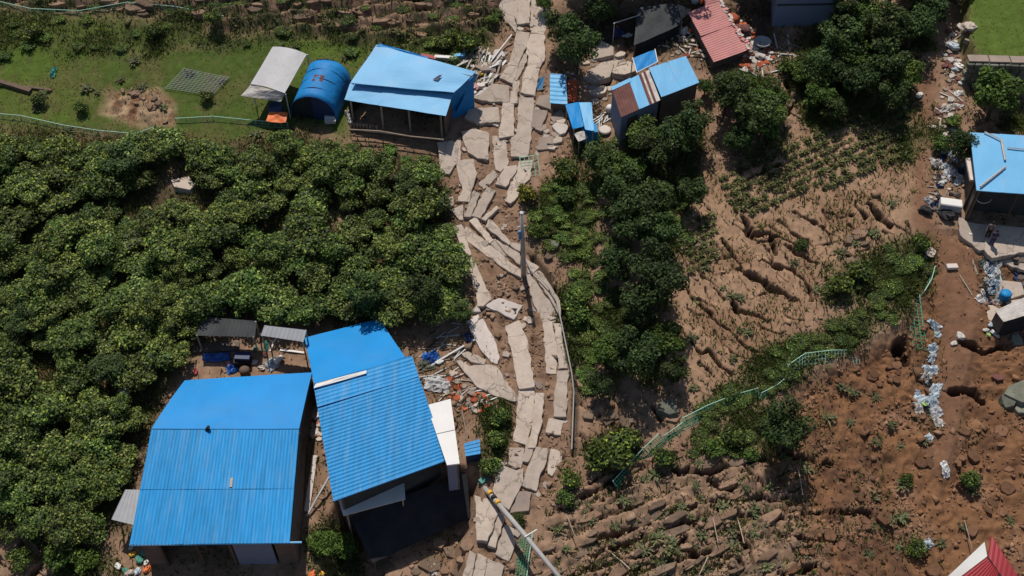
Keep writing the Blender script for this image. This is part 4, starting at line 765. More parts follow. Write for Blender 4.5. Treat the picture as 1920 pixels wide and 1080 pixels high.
fence('lawn_fence', 'low pale green wire fence along the lower edge of the left lawn', 'fence', [(-30, 222), (40, 228), (120, 246), (185, 256), (255, 262), (290, 250)], .45, M_MINT, (0, .5), .4, .012)
fence('upper_fence', 'pale green fence along the bank at the top left corner', 'fence', [(-20, 8), (60, 26), (150, 30), (240, 14), (330, 22), (420, 40)], .4, M_MINT, (0, .4), .35, .012)
fence('path_fence', 'low pale wire fence at the orchard top edge below the tents', 'fence', [(330, 232), (400, 228), (480, 236), (540, 240)], .4, M_MINT, (0, .4), .4, .012)
# ------------------------------------------------------------------ trees
def leaf_mesh(name, seed, lobes, n, size, cols, flat=.5, inner=.25, m=None, dark=.0):
    """crown of folded leaves spread through overlapping lobes; lobes = [(x, y, z, r)]"""
    r = np.random.default_rng(seed); lb = np.array(lobes); wgt = lb[:, 3] ** 2; k = r.choice(len(lb), n, p=wgt / wgt.sum())
    d = r.normal(size=(n, 3)); d[:, 2] = np.abs(d[:, 2]) * 1.0 - .35 * r.random(n); d /= np.linalg.norm(d, axis=1)[:, None]
    rad = np.where(r.random(n) < inner, r.uniform(.3, .85, n), r.uniform(.8, 1.12, n)); sq = np.array([1, 1, .8])
    c = lb[k, :3] + d * (lb[k, 3] * rad)[:, None] * sq
    nrm = d * (1 - flat) + np.array([0, 0, 1]) * flat + r.normal(size=(n, 3)) * .42; nrm /= np.linalg.norm(nrm, axis=1)[:, None]
    t1 = np.cross(nrm, r.normal(size=(n, 3))); t1 /= np.linalg.norm(t1, axis=1)[:, None]; t2 = np.cross(nrm, t1)
    L = size * r.uniform(.6, 1.35, n)[:, None]; W = L * r.uniform(.42, .62, n)[:, None]
    tip = c + t1 * L; base = c - t1 * L * .8; a = c + t2 * W + nrm * L * .18; b = c - t2 * W + nrm * L * .18
    V = np.stack([base, a, tip, b], 1).reshape(-1, 3); o = np.arange(n)[:, None] * 4
    F = np.concatenate([o + np.array([0, 2, 1]), o + np.array([0, 3, 2])]); cols = np.array(cols)
    lobec = r.uniform(.75, 1.25, len(lb))[k]
    cc = cols[r.choice(len(cols), n)] * (lobec * r.uniform(.5, 1.75, n))[:, None]
    me = mesh_np(name, V, F, np.repeat(cc, 4, 0)); me.materials.append(m); return me
def lobes_dome(seed, R, Hh_, n, r0=.45):
    rr = random.Random(seed); out = [(0, 0, Hh_ * .55, R * .62)]
    for i in range(n):
        a = 2 * math.pi * i / n + rr.uniform(-.4, .4); d = R * rr.uniform(.35, .72); out.append((d * math.cos(a), d * math.sin(a), Hh_ * rr.uniform(.42, .85), R * rr.uniform(r0 * .75, r0 * 1.15)))
    return out
def trunk_mesh(name, seed, Ht, R, r):
    rr = random.Random(seed); mb = MB(); top = Vector((rr.uniform(-.15, .15), rr.uniform(-.15, .15), Ht * .5)); mb.tube([(0, 0, -.4), (0.02, 0, Ht * .2), top], [r * 1.35, r, r * .7], 7)
    for i in range(5):
        a = 2 * math.pi * i / 5 + rr.uniform(-.4, .4); e = Vector((R * .6 * math.cos(a), R * .6 * math.sin(a), Ht * rr.uniform(.6, .85))); st = Vector((0, 0, Ht * rr.uniform(.22, .5))); mb.tube([st, st.lerp(e, .5) + Vector((0, 0, .15)), e], [r * .55, r * .35, r * .12], 5)
    me = bpy.data.meshes.new(name); me.from_pydata(mb.v, [], mb.f); me.update(); me.materials.append(M_BARK); return me
def crop_mesh(seed):
    r = np.random.default_rng(seed); n = 34; a = r.uniform(0, 6.28, n); b = np.stack([r.normal(0, .09, n), r.normal(0, .09, n), r.uniform(0, .25, n)], 1); L = r.uniform(.25, .5, n); dr = np.stack([np.cos(a), np.sin(a), r.uniform(.35, 1.3, n)], 1); dr /= np.linalg.norm(dr, axis=1)[:, None]
    s = np.stack([-np.sin(a), np.cos(a), 0 * a], 1) * r.uniform(.04, .08, n)[:, None]; mid = b + dr * L[:, None] * .6; tip = b + dr * L[:, None] * 1.1 - np.array([0, 0, .12])
    V = np.stack([b, mid + s, tip, mid - s], 1).reshape(-1, 3); o = np.arange(n)[:, None] * 4; F = np.concatenate([o + [0, 1, 2], o + [0, 2, 3]])
    cols = np.array([(.080, .105, .028), (.13, .14, .055), (.060, .088, .025), (.21, .18, .085)])[r.choice(4, n)]
    me = mesh_np('crop_plant', V, F, np.repeat(cols, 4, 0)); me.materials.append(L_DARK); return me
def crop_tuft(i):
    me = crop_mesh(900 + i); c = me.color_attributes['Col'].data; v = np.empty(len(c) * 4, np.float32); c.foreach_get('color', v); v = v.reshape(-1, 4); v[:, :3] = v[:, :3] * .6 + np.array([.05, .055, .03]); c.foreach_set('color', v.ravel()); return me
OG = [(.080, .126, .024), (.104, .152, .022), (.060, .104, .030), (.134, .172, .028), (.042, .070, .020), (.190, .220, .055), (.032, .055, .019)]
DG = [(.034, .060, .017), (.042, .070, .018), (.027, .048, .017), (.056, .082, .020)]
BG = [(.060, .105, .018), (.075, .120, .018), (.050, .090, .020), (.090, .130, .025)]
KIND = {}
KIND['orch'] = ([leaf_mesh('orchard_crown', 100 + i, lobes_dome(i, 1.5 + .12 * (i % 3), 2.5 + .35 * (i % 4), 16 + 2 * (i % 3), .30 + .03 * (i % 3)), 2000, .115 + .012 * (i % 3), OG, .38, .35, L_ORCH) for i in range(9)], [trunk_mesh('orchard_trunk', i, 2.7, 1.3, .10) for i in range(3)])
KIND['dark'] = ([leaf_mesh('dense_crown', 200 + i, lobes_dome(40 + i, 1.75, 3.6 + .4 * i, 14, .36), 2800, .125, DG, .35, .3, L_DARK) for i in range(5)], [trunk_mesh('dense_trunk', 20 + i, 3.8, 1.5, .14) for i in range(2)])
KIND['bright'] = ([leaf_mesh('light_crown', 300 + i, lobes_dome(60 + i, 1.5, 3.2, 13, .36), 2200, .125, BG, .4, .3, L_DARK) for i in range(3)], [trunk_mesh('light_trunk', 30 + i, 3, 1.4, .11) for i in range(2)])
KIND['bush'] = ([leaf_mesh('bush_foliage', 400 + i, lobes_dome(80 + i, .75, .9, 7, .5), 800, .10, DG + [OG[0], OG[1], OG[3]], .3, .3, L_DARK) for i in range(4)], None)
KIND['lime'] = ([leaf_mesh('lime_foliage', 500 + i, lobes_dome(95 + i, .7, .9, 7, .5), 750, .10, BG, .3, .3, L_DARK) for i in range(2)], None)
KIND['tuft'] = ([crop_tuft(i) for i in range(3)], None)
KIND['yellow'] = ([leaf_mesh('yellow_foliage', 520, lobes_dome(99, .6, .9, 7, .5), 600, .09, [(.24, .24, .02), (.07, .11, .02), (.05, .08, .02), (.34, .30, .02)], .3, .3, L_DARK)], None)
TN = [0]
def tree(kind, px, py, s, label, cat='tree', group=None, name='tree', sz=1.0, flare=1.0):
    cr, tk = KIND[kind]; rr = random.Random(TN[0] * 13 + 5); TN[0] += 1; loc = at(px, py)
    t = thing(name, loc, label, cat, group, rr.uniform(0, 6.28)); t.scale = (s * flare, s * flare, s * sz)
    o = link(bpy.data.objects.new('crown' if tk else 'foliage', rr.choice(cr)), t)
    if tk: link(bpy.data.objects.new('trunk', rr.choice(tk)), t)
    else: link(bpy.data.objects.new('stem', STEM), t)
    return t
_s = MB()
for i in range(5): a = i * 1.26; _s.tube([(0, 0, -.2), (.12 * math.cos(a), .12 * math.sin(a), .25), (.35 * math.cos(a), .35 * math.sin(a), .65)], [.03, .025, .01], 4)
STEM = bpy.data.meshes.new('stem'); STEM.from_pydata(_s.v, [], _s.f); STEM.materials.append(M_BARK)
# orchard: base points are given where the trunks stand (crowns reach about 40 px higher in the picture)
rr = random.Random(21); pts = []
gaps = [(338, 350, 42), (628, 425, 30), (255, 385, 24), (790, 545, 20), (70, 450, 24), (90, 700, 32), (270, 395, 22), (385, 400, 20), (545, 410, 14), (240, 745, 18), (560, 560, 10), (225, 985, 34), (430, 625, 30), (160, 470, 12), (480, 485, 14), (300, 520, 10), (425, 535, 10), (705, 505, 12), (200, 600, 12), (120, 820, 12), (55, 560, 12), (560, 335, 8), (745, 425, 10), (150, 900, 10), (620, 540, 8)]
OB = [(-60, 290), (60, 285), (140, 305), (260, 300), (340, 290), (440, 300), (520, 290), (650, 310), (800, 320), (815, 360), (845, 500), (862, 590), (770, 612), (700, 590), (600, 610), (480, 600), (372, 625), (335, 690), (300, 720), (268, 770), (240, 870), (222, 930), (215, 1000), (120, 1015), (-60, 1000)]
tries = 0
while tries < 9000:
    tries += 1; x, y = rr.uniform(-60, 880), rr.uniform(280, 1020)
    if not inside(np.array([x]), np.array([y]), OB)[0]: continue
    if any((x - a) ** 2 + ((y - b)) ** 2 < (r + 14) ** 2 for a, b, r in gaps): continue
    if any((x - a) ** 2 + ((y - b) * 1.15) ** 2 < rr.choice((29, 33, 39)) ** 2 for a, b in pts): continue
    pts.append((x, y))
ORD = ['first', 'second', 'third', 'fourth', 'fifth', 'sixth', 'seventh', 'eighth', 'ninth', 'tenth', 'eleventh', 'twelfth', 'thirteenth', 'fourteenth', 'fifteenth', 'sixteenth', 'seventeenth', 'eighteenth', 'nineteenth', 'twentieth']
ZONES = {}; LAB = {}
def zone(x, y):
    up = not any(abs(a - x) < 26 and b < y - 12 for a, b in pts); rt = not any(abs(b - y) < 22 and a > x + 12 for a, b in pts); dn = not any(abs(a - x) < 26 and b > y + 12 for a, b in pts); lf = not any(abs(b - y) < 24 and a < x - 10 for a, b in pts)
    if up and y < 340: return 'orchard tree in the row along the upper edge of the grove, {} from the left'
    if rt and x > 700: return 'orchard tree on the grove edge facing the broken road, {} from the top'
    if rt and y > 600: return 'orchard tree on the grove edge beside the blue barn, {} from the top'
    if dn and y > 930: return 'orchard tree at the bottom edge of the grove, {} from the left'
    if dn and x > 330: return 'orchard tree on the lower grove edge above the blue roofs, {} from the left'
    if lf and x < 10: return 'orchard tree cut by the left picture edge, {} from the top'
    if math.hypot(x - 338, y - 350) < 85: return 'orchard tree around the clearing with the tan boulder, {} from the left'
    if math.hypot(x - 628, y - 425) < 70: return 'orchard tree around the small bare gap near the road side, {} from the left'
    if math.hypot(x - 90, y - 700) < 75: return 'orchard tree around the bare gap at the far left, {} from the left'
for p_ in pts: ZONES.setdefault(zone(*p_), []).append(p_)
for z_, ps in ZONES.items():
    if z_:
        ps.sort(key=lambda q: q[1] if 'from the top' in z_ else q[0])
        for k, q in enumerate(ps[:20]): LAB[q] = z_.format(ORD[k])
for x, y in pts:
    tree('dark' if (x, y) not in LAB and rr.random() < .05 else 'orch', x, y, rr.uniform(.5, .84), LAB.get((x, y), 'leafy green orchard tree inside the dense grove left of the road'), group='orchard trees in the left grove', name='orchard_tree', sz=rr.uniform(.7, 1.0), flare=rr.uniform(1.05, 1.25))
# trees hugging buildings and road (each told apart by its neighbours)
SINGLE = [('dark', 1082, 138, 1.0, 'large dark tree hanging over the right side of the upper road'), ('dark', 1050, 95, .8, 'dark tree right against the upper road slabs'),
 ('bright', 1205, 290, .95, 'light green tree just below the patchwork house'), ('dark', 1125, 335, .75, 'dark tree above the grassy clearing right of the wire gate'), ('dark', 1225, 330, .95, 'dark tree in the middle belt below the light green tree'),
 ('dark', 1290, 270, .85, 'dark tree below the corner of the pale blue roof half of the patchwork house'), ('bright', 1320, 180, .5, 'small light green tree at the foot of the collapsed pink roof'),
 ('bright', 1395, 215, 1.0, 'broad light green tree left of the gully'), ('bright', 1425, 265, 1.15, 'broad green tree beside the crop rows, lower of the pair'), ('dark', 1380, 290, .7, 'small dark tree between the gully and the green tree pair'),
 ('dark', 1160, 400, .9, 'dark tree halfway down the middle tree belt, left side'), ('dark', 1225, 410, .9, 'dark tree halfway down the middle tree belt, right side'), ('dark', 1290, 395, .65, 'small dark tree left of the first crop rows'),
 ('dark', 1180, 470, 1.0, 'dark tree just above the narrow waist of the middle belt'), ('dark', 1150, 520, .8, 'dark tree at the narrow waist of the middle belt, nearest the road'), ('dark', 1210, 545, .9, 'dark tree at the narrow waist beside the cracked field'), ('dark', 1195, 600, .85, 'dark tree above the bushy green trees over the slope'),
 ('bright', 1145, 690, .95, 'bushy green tree at the lower left end of the middle belt'), ('dark', 1185, 710, 1.0, 'lowest dark tree of the middle belt, its shadow on bare soil'), ('bright', 1245, 670, .95, 'bushy green tree at the lower right end of the middle belt'), ('dark', 1260, 720, .6, 'small dark tree leaning over bare soil at the foot of the belt'), ('dark', 1120, 745, .5, 'small upright dark tree left of the lowest tree in the belt'),
 ('dark', 1560, 130, 1.0, 'leafy tree below the blue grey house'), ('dark', 1640, 110, 1.05, 'dark tree at the upper right grove, left of the dirt slide'), ('dark', 1700, 90, .95, 'dark tree in the upper right grove touching the dirt slide'), ('bright', 1690, 170, .85, 'light green tree at the lower right of the upper grove'), ('dark', 1600, 190, .95, 'dark tree in the lower middle of the upper grove'), ('bright', 1530, 205, .8, 'light green tree at the lower left of the upper grove'), ('dark', 1570, 60, .7, 'dark tree in the shade at the corner of the blue grey house'),
 ('dark', 1660, 30, 1.1, 'tall dark tree at the top edge in the upper grove'), ('dark', 1740, 20, 1.0, 'dark tree at the top edge left of the bright lawn'), ('bright', 1500, 160, .6, 'small light green tree on the rubble below the blue grey house'), ('dark', 1610, -5, 1.1, 'dark tree cut by the top edge of the picture'), ('dark', 1790, 5, .8, 'dark tree at the top left corner of the bright lawn'),
 ('bright', 1850, 225, 1.25, 'round green tree below the stone wall, above the right-hand house'), ('dark', 1795, 300, .75, 'dark tree at the left corner of the right-hand house'), ('dark', 1460, 845, .95, 'dark round tree on the torn slope above the terraces'),
 ('bright', 1020, 25, .5, 'small green tree at the top edge right beside the road'), ('dark', 1170, -45, 1.8, 'dark tree over the top edge above the charcoal shed'), ('dark', 1255, -50, 1.8, 'tall dark tree at the top edge left of the pink roof'), ('dark', 1105, -35, 1.6, 'dark tree at the top edge right of the road'), ('dark', 1405, -30, 1.4, 'dark tree at the top edge between the pink roof and the blue grey house'), ('dark', 1445, -15, .9, 'dark tree at the top edge beside the blue grey house'),
 ('bright', 1170, 355, 1.0, 'tall green tree in the upper middle of the belt'), ('dark', 1265, 300, .9, 'dark tree under the front wall of the patchwork house'), ('dark', 1190, 435, 1.1, 'tall dark tree at the heart of the middle belt'), ('dark', 1235, 470, .75, 'dark tree beside the small crop patch'), ('dark', 1235, 590, 1.0, 'dark tree in the lower part of the belt, field side'), ('dark', 1120, 50, .75, 'dark tree in the shade left of the steel frame'), ('dark', 1160, 30, .9, 'dark tree above the steel frame of the charcoal shed'),
 ('dark', 1355, 225, .9, 'dark tree on the left flank of the broad green trees'), ('bright', 1440, 220, .95, 'green tree at the right flank of the broad green trees'), ('dark', 1400, 265, 1.0, 'dark tree in the middle of the broad green group'), ('bright', 1370, 185, .7, 'light green tree at the top of the broad green group'), ('dark', 1535, 165, .95, 'dark tree left of centre in the upper right grove'), ('bright', 1590, 150, 1.0, 'light green tree at the centre of the upper right grove'), ('dark', 1650, 170, 1.0, 'dark tree right of centre in the upper right grove'), ('dark', 1660, 215, .7, 'small dark tree at the foot of the upper right grove'), ('bright', 1625, 70, 1.0, 'light green tree near the top of the upper right grove'), ('dark', 1590, 20, 1.1, 'dark tree right of the blue grey house at the top'), ('dark', 1730, 60, .9, 'dark tree at the head of the dirt slide'), ('dark', 1700, -10, 1.2, 'tall dark tree on the top edge above the dirt slide'), ('dark', 1555, 225, .6, 'small dark tree at the lower rim of the upper grove'), ('bright', 1865, 200, .95, 'green tree close under the stone wall'),
 ('bright', 650, 1040, .6, 'small green tree in the dark gap below the blue ribbed house'), ('bright', 610, 1035, .62, 'small green tree at the right front corner of the barn'), ('orch', 405, 55, .5, 'small round tree on the bank above the lawn'), ('dark', 690, 590, .8, 'dark tree overhanging the back of the blue house roof'), ('dark', 800, 585, .75, 'dark tree at the orchard corner above the wreckage'), ('dark', 870, 610, .45, 'small dark tree at the road edge beside the white slabs')]
for k, x, y, s, lab in SINGLE: tree(k, x, y, s, lab)
# bushes
BUSH = [('yellow', 988, 376, 1.25, 'yellow flowering bush beside the fallen wire gate'), ('bush', 1060, 330, 1.3, 'dark bush on the bare mound right of the wire gate'), ('bush', 1062, 375, 1.0, 'dark bush below the mound right of the yellow bush'),
 ('bush', 75, 195, .8, 'left one of two small shrubs on the left lawn'), ('bush', 155, 212, .7, 'right one of two small shrubs on the left lawn'), ('bush', 1080, 575, 1.2, 'dark bush right of the pipe rail'), ('bush', 1085, 600, 1.1, 'bush just below the dark bush by the pipe rail'),
 ('bush', 1000, 440, .8, 'bush right behind the utility pole'), ('bush', 1005, 560, .0, ''), ('bush', 1145, 860, 1.7, 'broad dark bush above the fallen green fence'), ('bush', 1120, 870, 1.1, 'bush at the left end of the broad dark bush'), ('bush', 1180, 830, 1.0, 'bush at the right end of the broad dark bush'),
 ('bush', 1070, 910, .9, 'bush on rubble right of the lower road'), ('bush', 1060, 940, .8, 'bush below another one, right of the lower road'), ('bush', 938, 790, .9, 'grassy bush left of the lower road, upper one'), ('bush', 930, 830, .8, 'grassy bush left of the lower road, middle one'), ('bush', 920, 880, .9, 'grassy bush left of the lower road beside the blue bin'), ('bush', 972, 978, .6, 'small round bush between lower slabs and the leaning pole'),
 ('bush', 1245, 870, 1.0, 'bush below the fallen green fence'), ('lime', 1335, 850, .9, 'light green weed bush below the sagging fence, left one'), ('bush', 1370, 830, 1.1, 'weed bush below the sagging fence, middle one'), ('lime', 1405, 860, .8, 'light green weed bush below the sagging fence, right one'),
 ('bush', 1500, 465, .7, 'small bush alone on the cracked field'), ('bush', 1575, 545, 1.2, 'bush at the right end of the cracked field'), ('bush', 1610, 520, 1.2, 'bush on the grassy bank right of the cracked field'), ('bush', 1725, 460, .8, 'narrow bush beside the brown footpath'),
 ('lime', 1475, 135, 1.1, 'light green bush on the rubble right of the pink roof'), ('lime', 1520, 200, .9, 'light green bush at the gully head'), ('bush', 1760, 280, 1.0, 'bush on the dirt slide left of the right-hand house'), ('lime', 1785, 235, .8, 'lime green bush at the foot of the dirt slide'),
 ('bush', 45, 1055, 1.0, 'bush on red earth at the bottom left corner'), ('lime', 110, 1055, 1.2, 'light green bush near the bottom left corner'), ('lime', 165, 1060, 1.2, 'light green bush left of the barn rubbish heap'), ('bush', 1410, 70, .0, ''), ('bush', 1700, 905, .6, 'small bush on red debris above the lower right'), ('bush', 1815, 905, .9, 'brownish bush on red debris at lower right'), ('bush', 1715, 1035, .9, 'bush on red debris left of the red roofed house'),
 ('bush', 390, 190, .7, 'shrub at the corner of the grey net on the left lawn'), ('bush', 290, 70, 1.0, 'bush on the bank at top left, right one'), ('bush', 65, 70, 1.0, 'bush on the bank at top left, left one'), ('bush', 880, 95, 1.1, 'bush on the bank above the two-step shed'), ('bush', 830, 90, 1.0, 'bush on the bank behind the two-step shed'), ('lime', 925, 45, .7, 'lime bush at the crumbled left edge of the upper road')]
for k, x, y, s, lab in BUSH:
    if s: tree(k, x, y, s, lab, 'bush', name='bush')
rr = random.Random(31)
def scatter(poly, n, dmin=16):
    out = []; xs = [p[0] for p in poly]; ys = [p[1] for p in poly]; t_ = 0
    while len(out) < n and t_ < n * 60:
        t_ += 1; x, y = rr.uniform(min(xs), max(xs)), rr.uniform(min(ys), max(ys))
        if inside(np.array([x]), np.array([y]), poly)[0] and all((x - a) ** 2 + (y - b) ** 2 > dmin * dmin for a, b in out): out.append((x, y))
    return out
for poly, n, lab, grp, kd in [(GRN[0], 34, 'low dark weed bush on the grassy bank below the cracked field', 'weed bushes on the bank', 'bush'), (GRN[1], 14, 'low weed bush on the bank right of the cracked field', 'weed bushes right of the cracked field', 'bush'), (GRN[2], 12, 'green weed bush in the clearing right of the road', 'weed bushes in the clearing', 'lime'), (GRN[10], 10, 'green weed bush in the lower clearing right of the utility pole', 'weed bushes in the lower clearing', 'lime'),
        ([(1110, 250), (1300, 250), (1290, 450), (1230, 560), (1240, 640), (1120, 640), (1110, 480), (1090, 340)], 44, 'dark undergrowth bush beneath the middle tree belt', 'undergrowth of the middle belt', 'bush'), ([(1300, 800), (1480, 770), (1490, 850), (1300, 860)], 14, 'weed bush on the torn slope above the terraces', 'weed bushes on the torn slope', 'bush'), (TOPF, 60, 'weed tuft bush in the broken field at the top left', 'weed bushes in the broken top field', 'bush'), (MEADOW, 24, 'weed tuft bush on the grassy bank at the top left', 'weed bushes on the top left bank', 'lime'), (GRN[11], 8, 'weed bush between the pipe rail and the tree belt', 'weed bushes beside the pipe rail', 'bush'),
        ([(1040, 400), (1110, 400), (1120, 740), (1090, 740), (1085, 560), (1030, 450)], 26, 'low scrub bush between the road and the middle tree belt', 'scrub between road and belt', 'lime'), ([(1040, 940), (1180, 880), (1420, 850), (1500, 900), (1480, 1085), (1010, 1085)], 60, 'small grey green weed tuft on the torn lower terraces', 'weed tufts on the lower terraces', 'tuft'), ([(1480, 760), (1640, 700), (1900, 800), (1900, 1000), (1500, 1060)], 22, 'small dry weed tuft on the red debris slope', 'weed tufts on the red debris', 'tuft'), ([(1260, 540), (1380, 410), (1680, 360), (1690, 440), (1440, 640), (1300, 740)], 18, 'small weed tuft growing on the cracked field', 'weed tufts on the cracked field', 'tuft'), (LAWN, 24, 'small weed tuft growing in the left lawn', 'weed tufts in the left lawn', 'tuft'),
        ([(520, 262), (640, 272), (820, 290), (815, 310), (640, 295), (500, 285)], 10, 'weed bush at the upper orchard edge below the sheds', 'weed bushes at the upper orchard edge', 'lime')]:
    for x, y in scatter(poly, n): tree(kd, x, y, rr.uniform(.5, 1.0) if kd == 'tuft' else rr.uniform(.38, .66), lab, 'weed tuft' if kd == 'tuft' else 'bush', grp, 'weed_tuft' if kd == 'tuft' else 'bush', sz=.6, flare=1.3)
# crop plants in rows
CROP = [crop_mesh(i) for i in range(5)]
K1 = [(1345, 335), (1480, 270), (1560, 235), (1700, 205), (1712, 300), (1610, 330), (1560, 350), (1420, 402), (1370, 392)]; K2 = [(1265, 420), (1340, 400), (1348, 500), (1290, 512)]
cnt = 0
for poly, (dx, dy), (ox, oy), rows, lab, grp in [(K1, (7.5, -3.3), (5, 15.0), 17, 'leafy crop plant in the slanting rows above the cracked field', 'crop plants above the cracked field'), (K2, (10, -5), (4, 15), 12, 'leafy crop plant in the small patch left of the cracked field', 'crop plants in the small patch')]:
    x0, y0 = poly[0][0] - 60, poly[0][1] - 20
    for r_ in range(-12, rows):
        for c_ in range(-10, 64):
            x = x0 + dx * c_ + ox * r_ + rr.uniform(-3, 3); y = y0 + dy * c_ + oy * r_ + rr.uniform(-1.5, 1.5)
            if cnt < 420 and rr.random() < .9 and inside(np.array([x]), np.array([y]), poly)[0]:
                o = link(bpy.data.objects.new('crop_plant', rr.choice(CROP))); o.location = at(x, y); s = rr.uniform(.42, .9); o.scale = (s, s, s * .9); o.rotation_euler = (0, 0, rr.uniform(0, 6)); tag(o, lab, 'crop plant', grp); cnt += 1
# grass and weeds (stuff)
gw = m_lawn * .22 + m_mead * .8 + m_grn * 2.6 + m_orch * .5 + m_top * .35 + .04 * m_field + .75 * m_redb * (saw < .4) + .12 * m_red * (n3 > .5) + .10 * np.clip(1 - m_road - m_red - m_yard, 0, 1)
gw = np.where(FAR | (PX < -80) | (PX > 2000) | (PY < -80) | (PY > 1160), 0, gw * (.25 + 1.5 * np.clip((n1 - .4) * 3, 0, 1))) * (1 - m_road * .9) * (1 - m_yard) * (1 - m_track * .8) * (1 - crk)
gw = gw * AREA; p = (gw / gw.sum()).ravel(); N = 170000; pick = RNG.choice(p.size, N, p=p); bx = np.stack([GX.ravel()[pick] + RNG.uniform(-.08, .08, N), GY.ravel()[pick] + RNG.uniform(-.08, .08, N), GZ.ravel()[pick] - .03], 1)
lw = m_lawn.ravel()[pick]; L = RNG.uniform(.16, .5, N) * (1 - .75 * lw); a = RNG.uniform(0, 6.28, N); wdt = RNG.uniform(.03, .075, N)
s = np.stack([np.cos(a), np.sin(a), 0 * a], 1) * wdt[:, None]; tip = bx + np.stack([RNG.normal(0, .5, N) * L, RNG.normal(0, .5, N) * L, L], 1)
V = np.stack([bx - s, bx + s, tip], 1).reshape(-1, 3); F = np.arange(N * 3).reshape(-1, 3)
gc = np.array([(.085, .125, .03), (.115, .15, .035), (.15, .16, .06), (.22, .20, .11), (.07, .105, .03)]); cc = gc[RNG.choice(5, N, p=[.3, .28, .2, .1, .12])] * RNG.uniform(.7, 1.3, (N, 1))
me = mesh_np('grass', V, F, np.repeat(cc, 3, 0)); me.materials.append(L_GRASS); tag(link(bpy.data.objects.new('grass', me)), 'rough grass and weeds growing over the banks and lawns', 'grass', kind='stuff')
# ------------------------------------------------------------------ debris, each piece a thing
def plank(px, py, ln, ang, lab, grp=None, wd=.16, th=.06, m=None, up=.06, tilt=0, name='plank', cat='plank'):
    c = at(px, py, up); t = math.radians(ang); d = Vector((math.cos(t), math.sin(t), 0)); a, b = c - d * ln / 2, c + d * ln / 2; a.z = hz(a.x, a.y) + up; b.z = hz(b.x, b.y) + up + tilt; s = Vector((-d.y, d.x, 0)) * wd / 2; u = Vector((0, 0, th)); mid = (a + b) / 2 + Vector((0, 0, .03))
    mb = MB(); P = [a, mid, b]
    for q in P: mb.v += [tuple(q - s - u), tuple(q + s - u), tuple(q + s), tuple(q - s)]
    for i in range(2):
        for k in range(4): mb.f.append((i * 4 + k, i * 4 + (k + 1) % 4, i * 4 + 4 + (k + 1) % 4, i * 4 + 4 + k))
    mb.f += [(3, 2, 1, 0), (8, 9, 10, 11)]; return tag(mb.build(name, m or M_WOOD), lab, cat, grp)
def crumple(px, py, sx, sy, ang, lab, m, grp=None, hgt=.25, name='plastic_sheet', cat='sheet', seed=0, drop=.03):
    c = at(px, py); r = np.random.default_rng(seed + int(px * 7 + py)); n = 9; t = math.radians(ang); ca, sa = math.cos(t), math.sin(t); mb = MB()
    for j in range(n):
        for i in range(n):
            u, v = (i / (n - 1) - .5), (j / (n - 1) - .5); k = 1 - .35 * (u * u + v * v) * 4 * r.uniform(.0, .6); x, y = u * sx * k, v * sy * k; X, Y = c.x + x * ca - y * sa, c.y + x * sa + y * ca
            e = 1 - max(abs(u), abs(v)) * 2; mb.v.append((X, Y, hz(X, Y) + drop + hgt * r.uniform(0, 1) * (.25 + .75 * e)))
    for j in range(n - 1):
        for i in range(n - 1): mb.f.append((j * n + i, j * n + i + 1, (j + 1) * n + i + 1, (j + 1) * n + i))
    o = mb.build(name, m); sm = o.modifiers.new('thickness', 'SOLIDIFY'); sm.thickness = .03; return tag(o, lab, cat, grp)
def chunk(px, py, s, lab, m, grp=None, name='concrete_chunk', cat='rubble piece', flat=.45, seed=0):
    c = at(px, py); r = random.Random(seed + int(px * 3 + py)); n = r.randint(5, 7); a0 = r.uniform(0, 6); P = []
    for i in range(n): a = a0 + 2 * math.pi * i / n + r.uniform(-.25, .25); d = s * r.uniform(.7, 1.15); P.append(Vector((c.x + d * math.cos(a), c.y + d * math.sin(a) * .8, 0)))
    tx, ty = r.uniform(-.2, .2), r.uniform(-.1, .4); top = [Vector((p.x, p.y, c.z + s * flat + tx * (p.x - c.x) + ty * (p.y - c.y))) for p in P]; bot = [Vector((p.x, p.y, q.z - s * flat - .25)) + (p - Vector((c.x, c.y, 0))) * .1 for p, q in zip(P, top)]
    return tag(MB().hexa(bot, top).build(name, m, bevel=.02), lab, cat, grp)
def sack(px, py, s, lab, m, grp=None, name='sack', cat='sack', seed=0, sq=(1, .7, .42)):
    r = np.random.default_rng(seed + int(px * 5 + py)); c = at(px, py); mb = MB(); nu, nv = 10, 7; az = r.uniform(0, 3.14); ca, sa = math.cos(az), math.sin(az)
    for j in range(nv):
        ph = math.pi * j / (nv - 1)
        for i in range(nu):
            th = 2 * math.pi * i / nu; k = s * (1 + .28 * r.uniform(-1, 1)); x = k * sq[0] * math.sin(ph) ** .6 * math.cos(th); y = k * sq[1] * math.sin(ph) ** .6 * math.sin(th); z = k * sq[2] * math.cos(ph); mb.v.append((c.x + x * ca - y * sa, c.y + x * sa + y * ca, c.z + s * sq[2] * .8 + z))
    for j in range(nv - 1):
        for i in range(nu): mb.f.append((j * nu + i, (j + 1) * nu + i, (j + 1) * nu + (i + 1) % nu, j * nu + (i + 1) % nu))
    o = mb.build(name, m); bpy_ = o.data
    if cat in ('mound', 'tank'):
        for p_ in bpy_.polygons: p_.use_smooth = True
    return tag(o, lab, cat, grp)
def scat(fn, poly, n, d=7):
    for x, y in scatter(poly, n, d): fn(x, y)
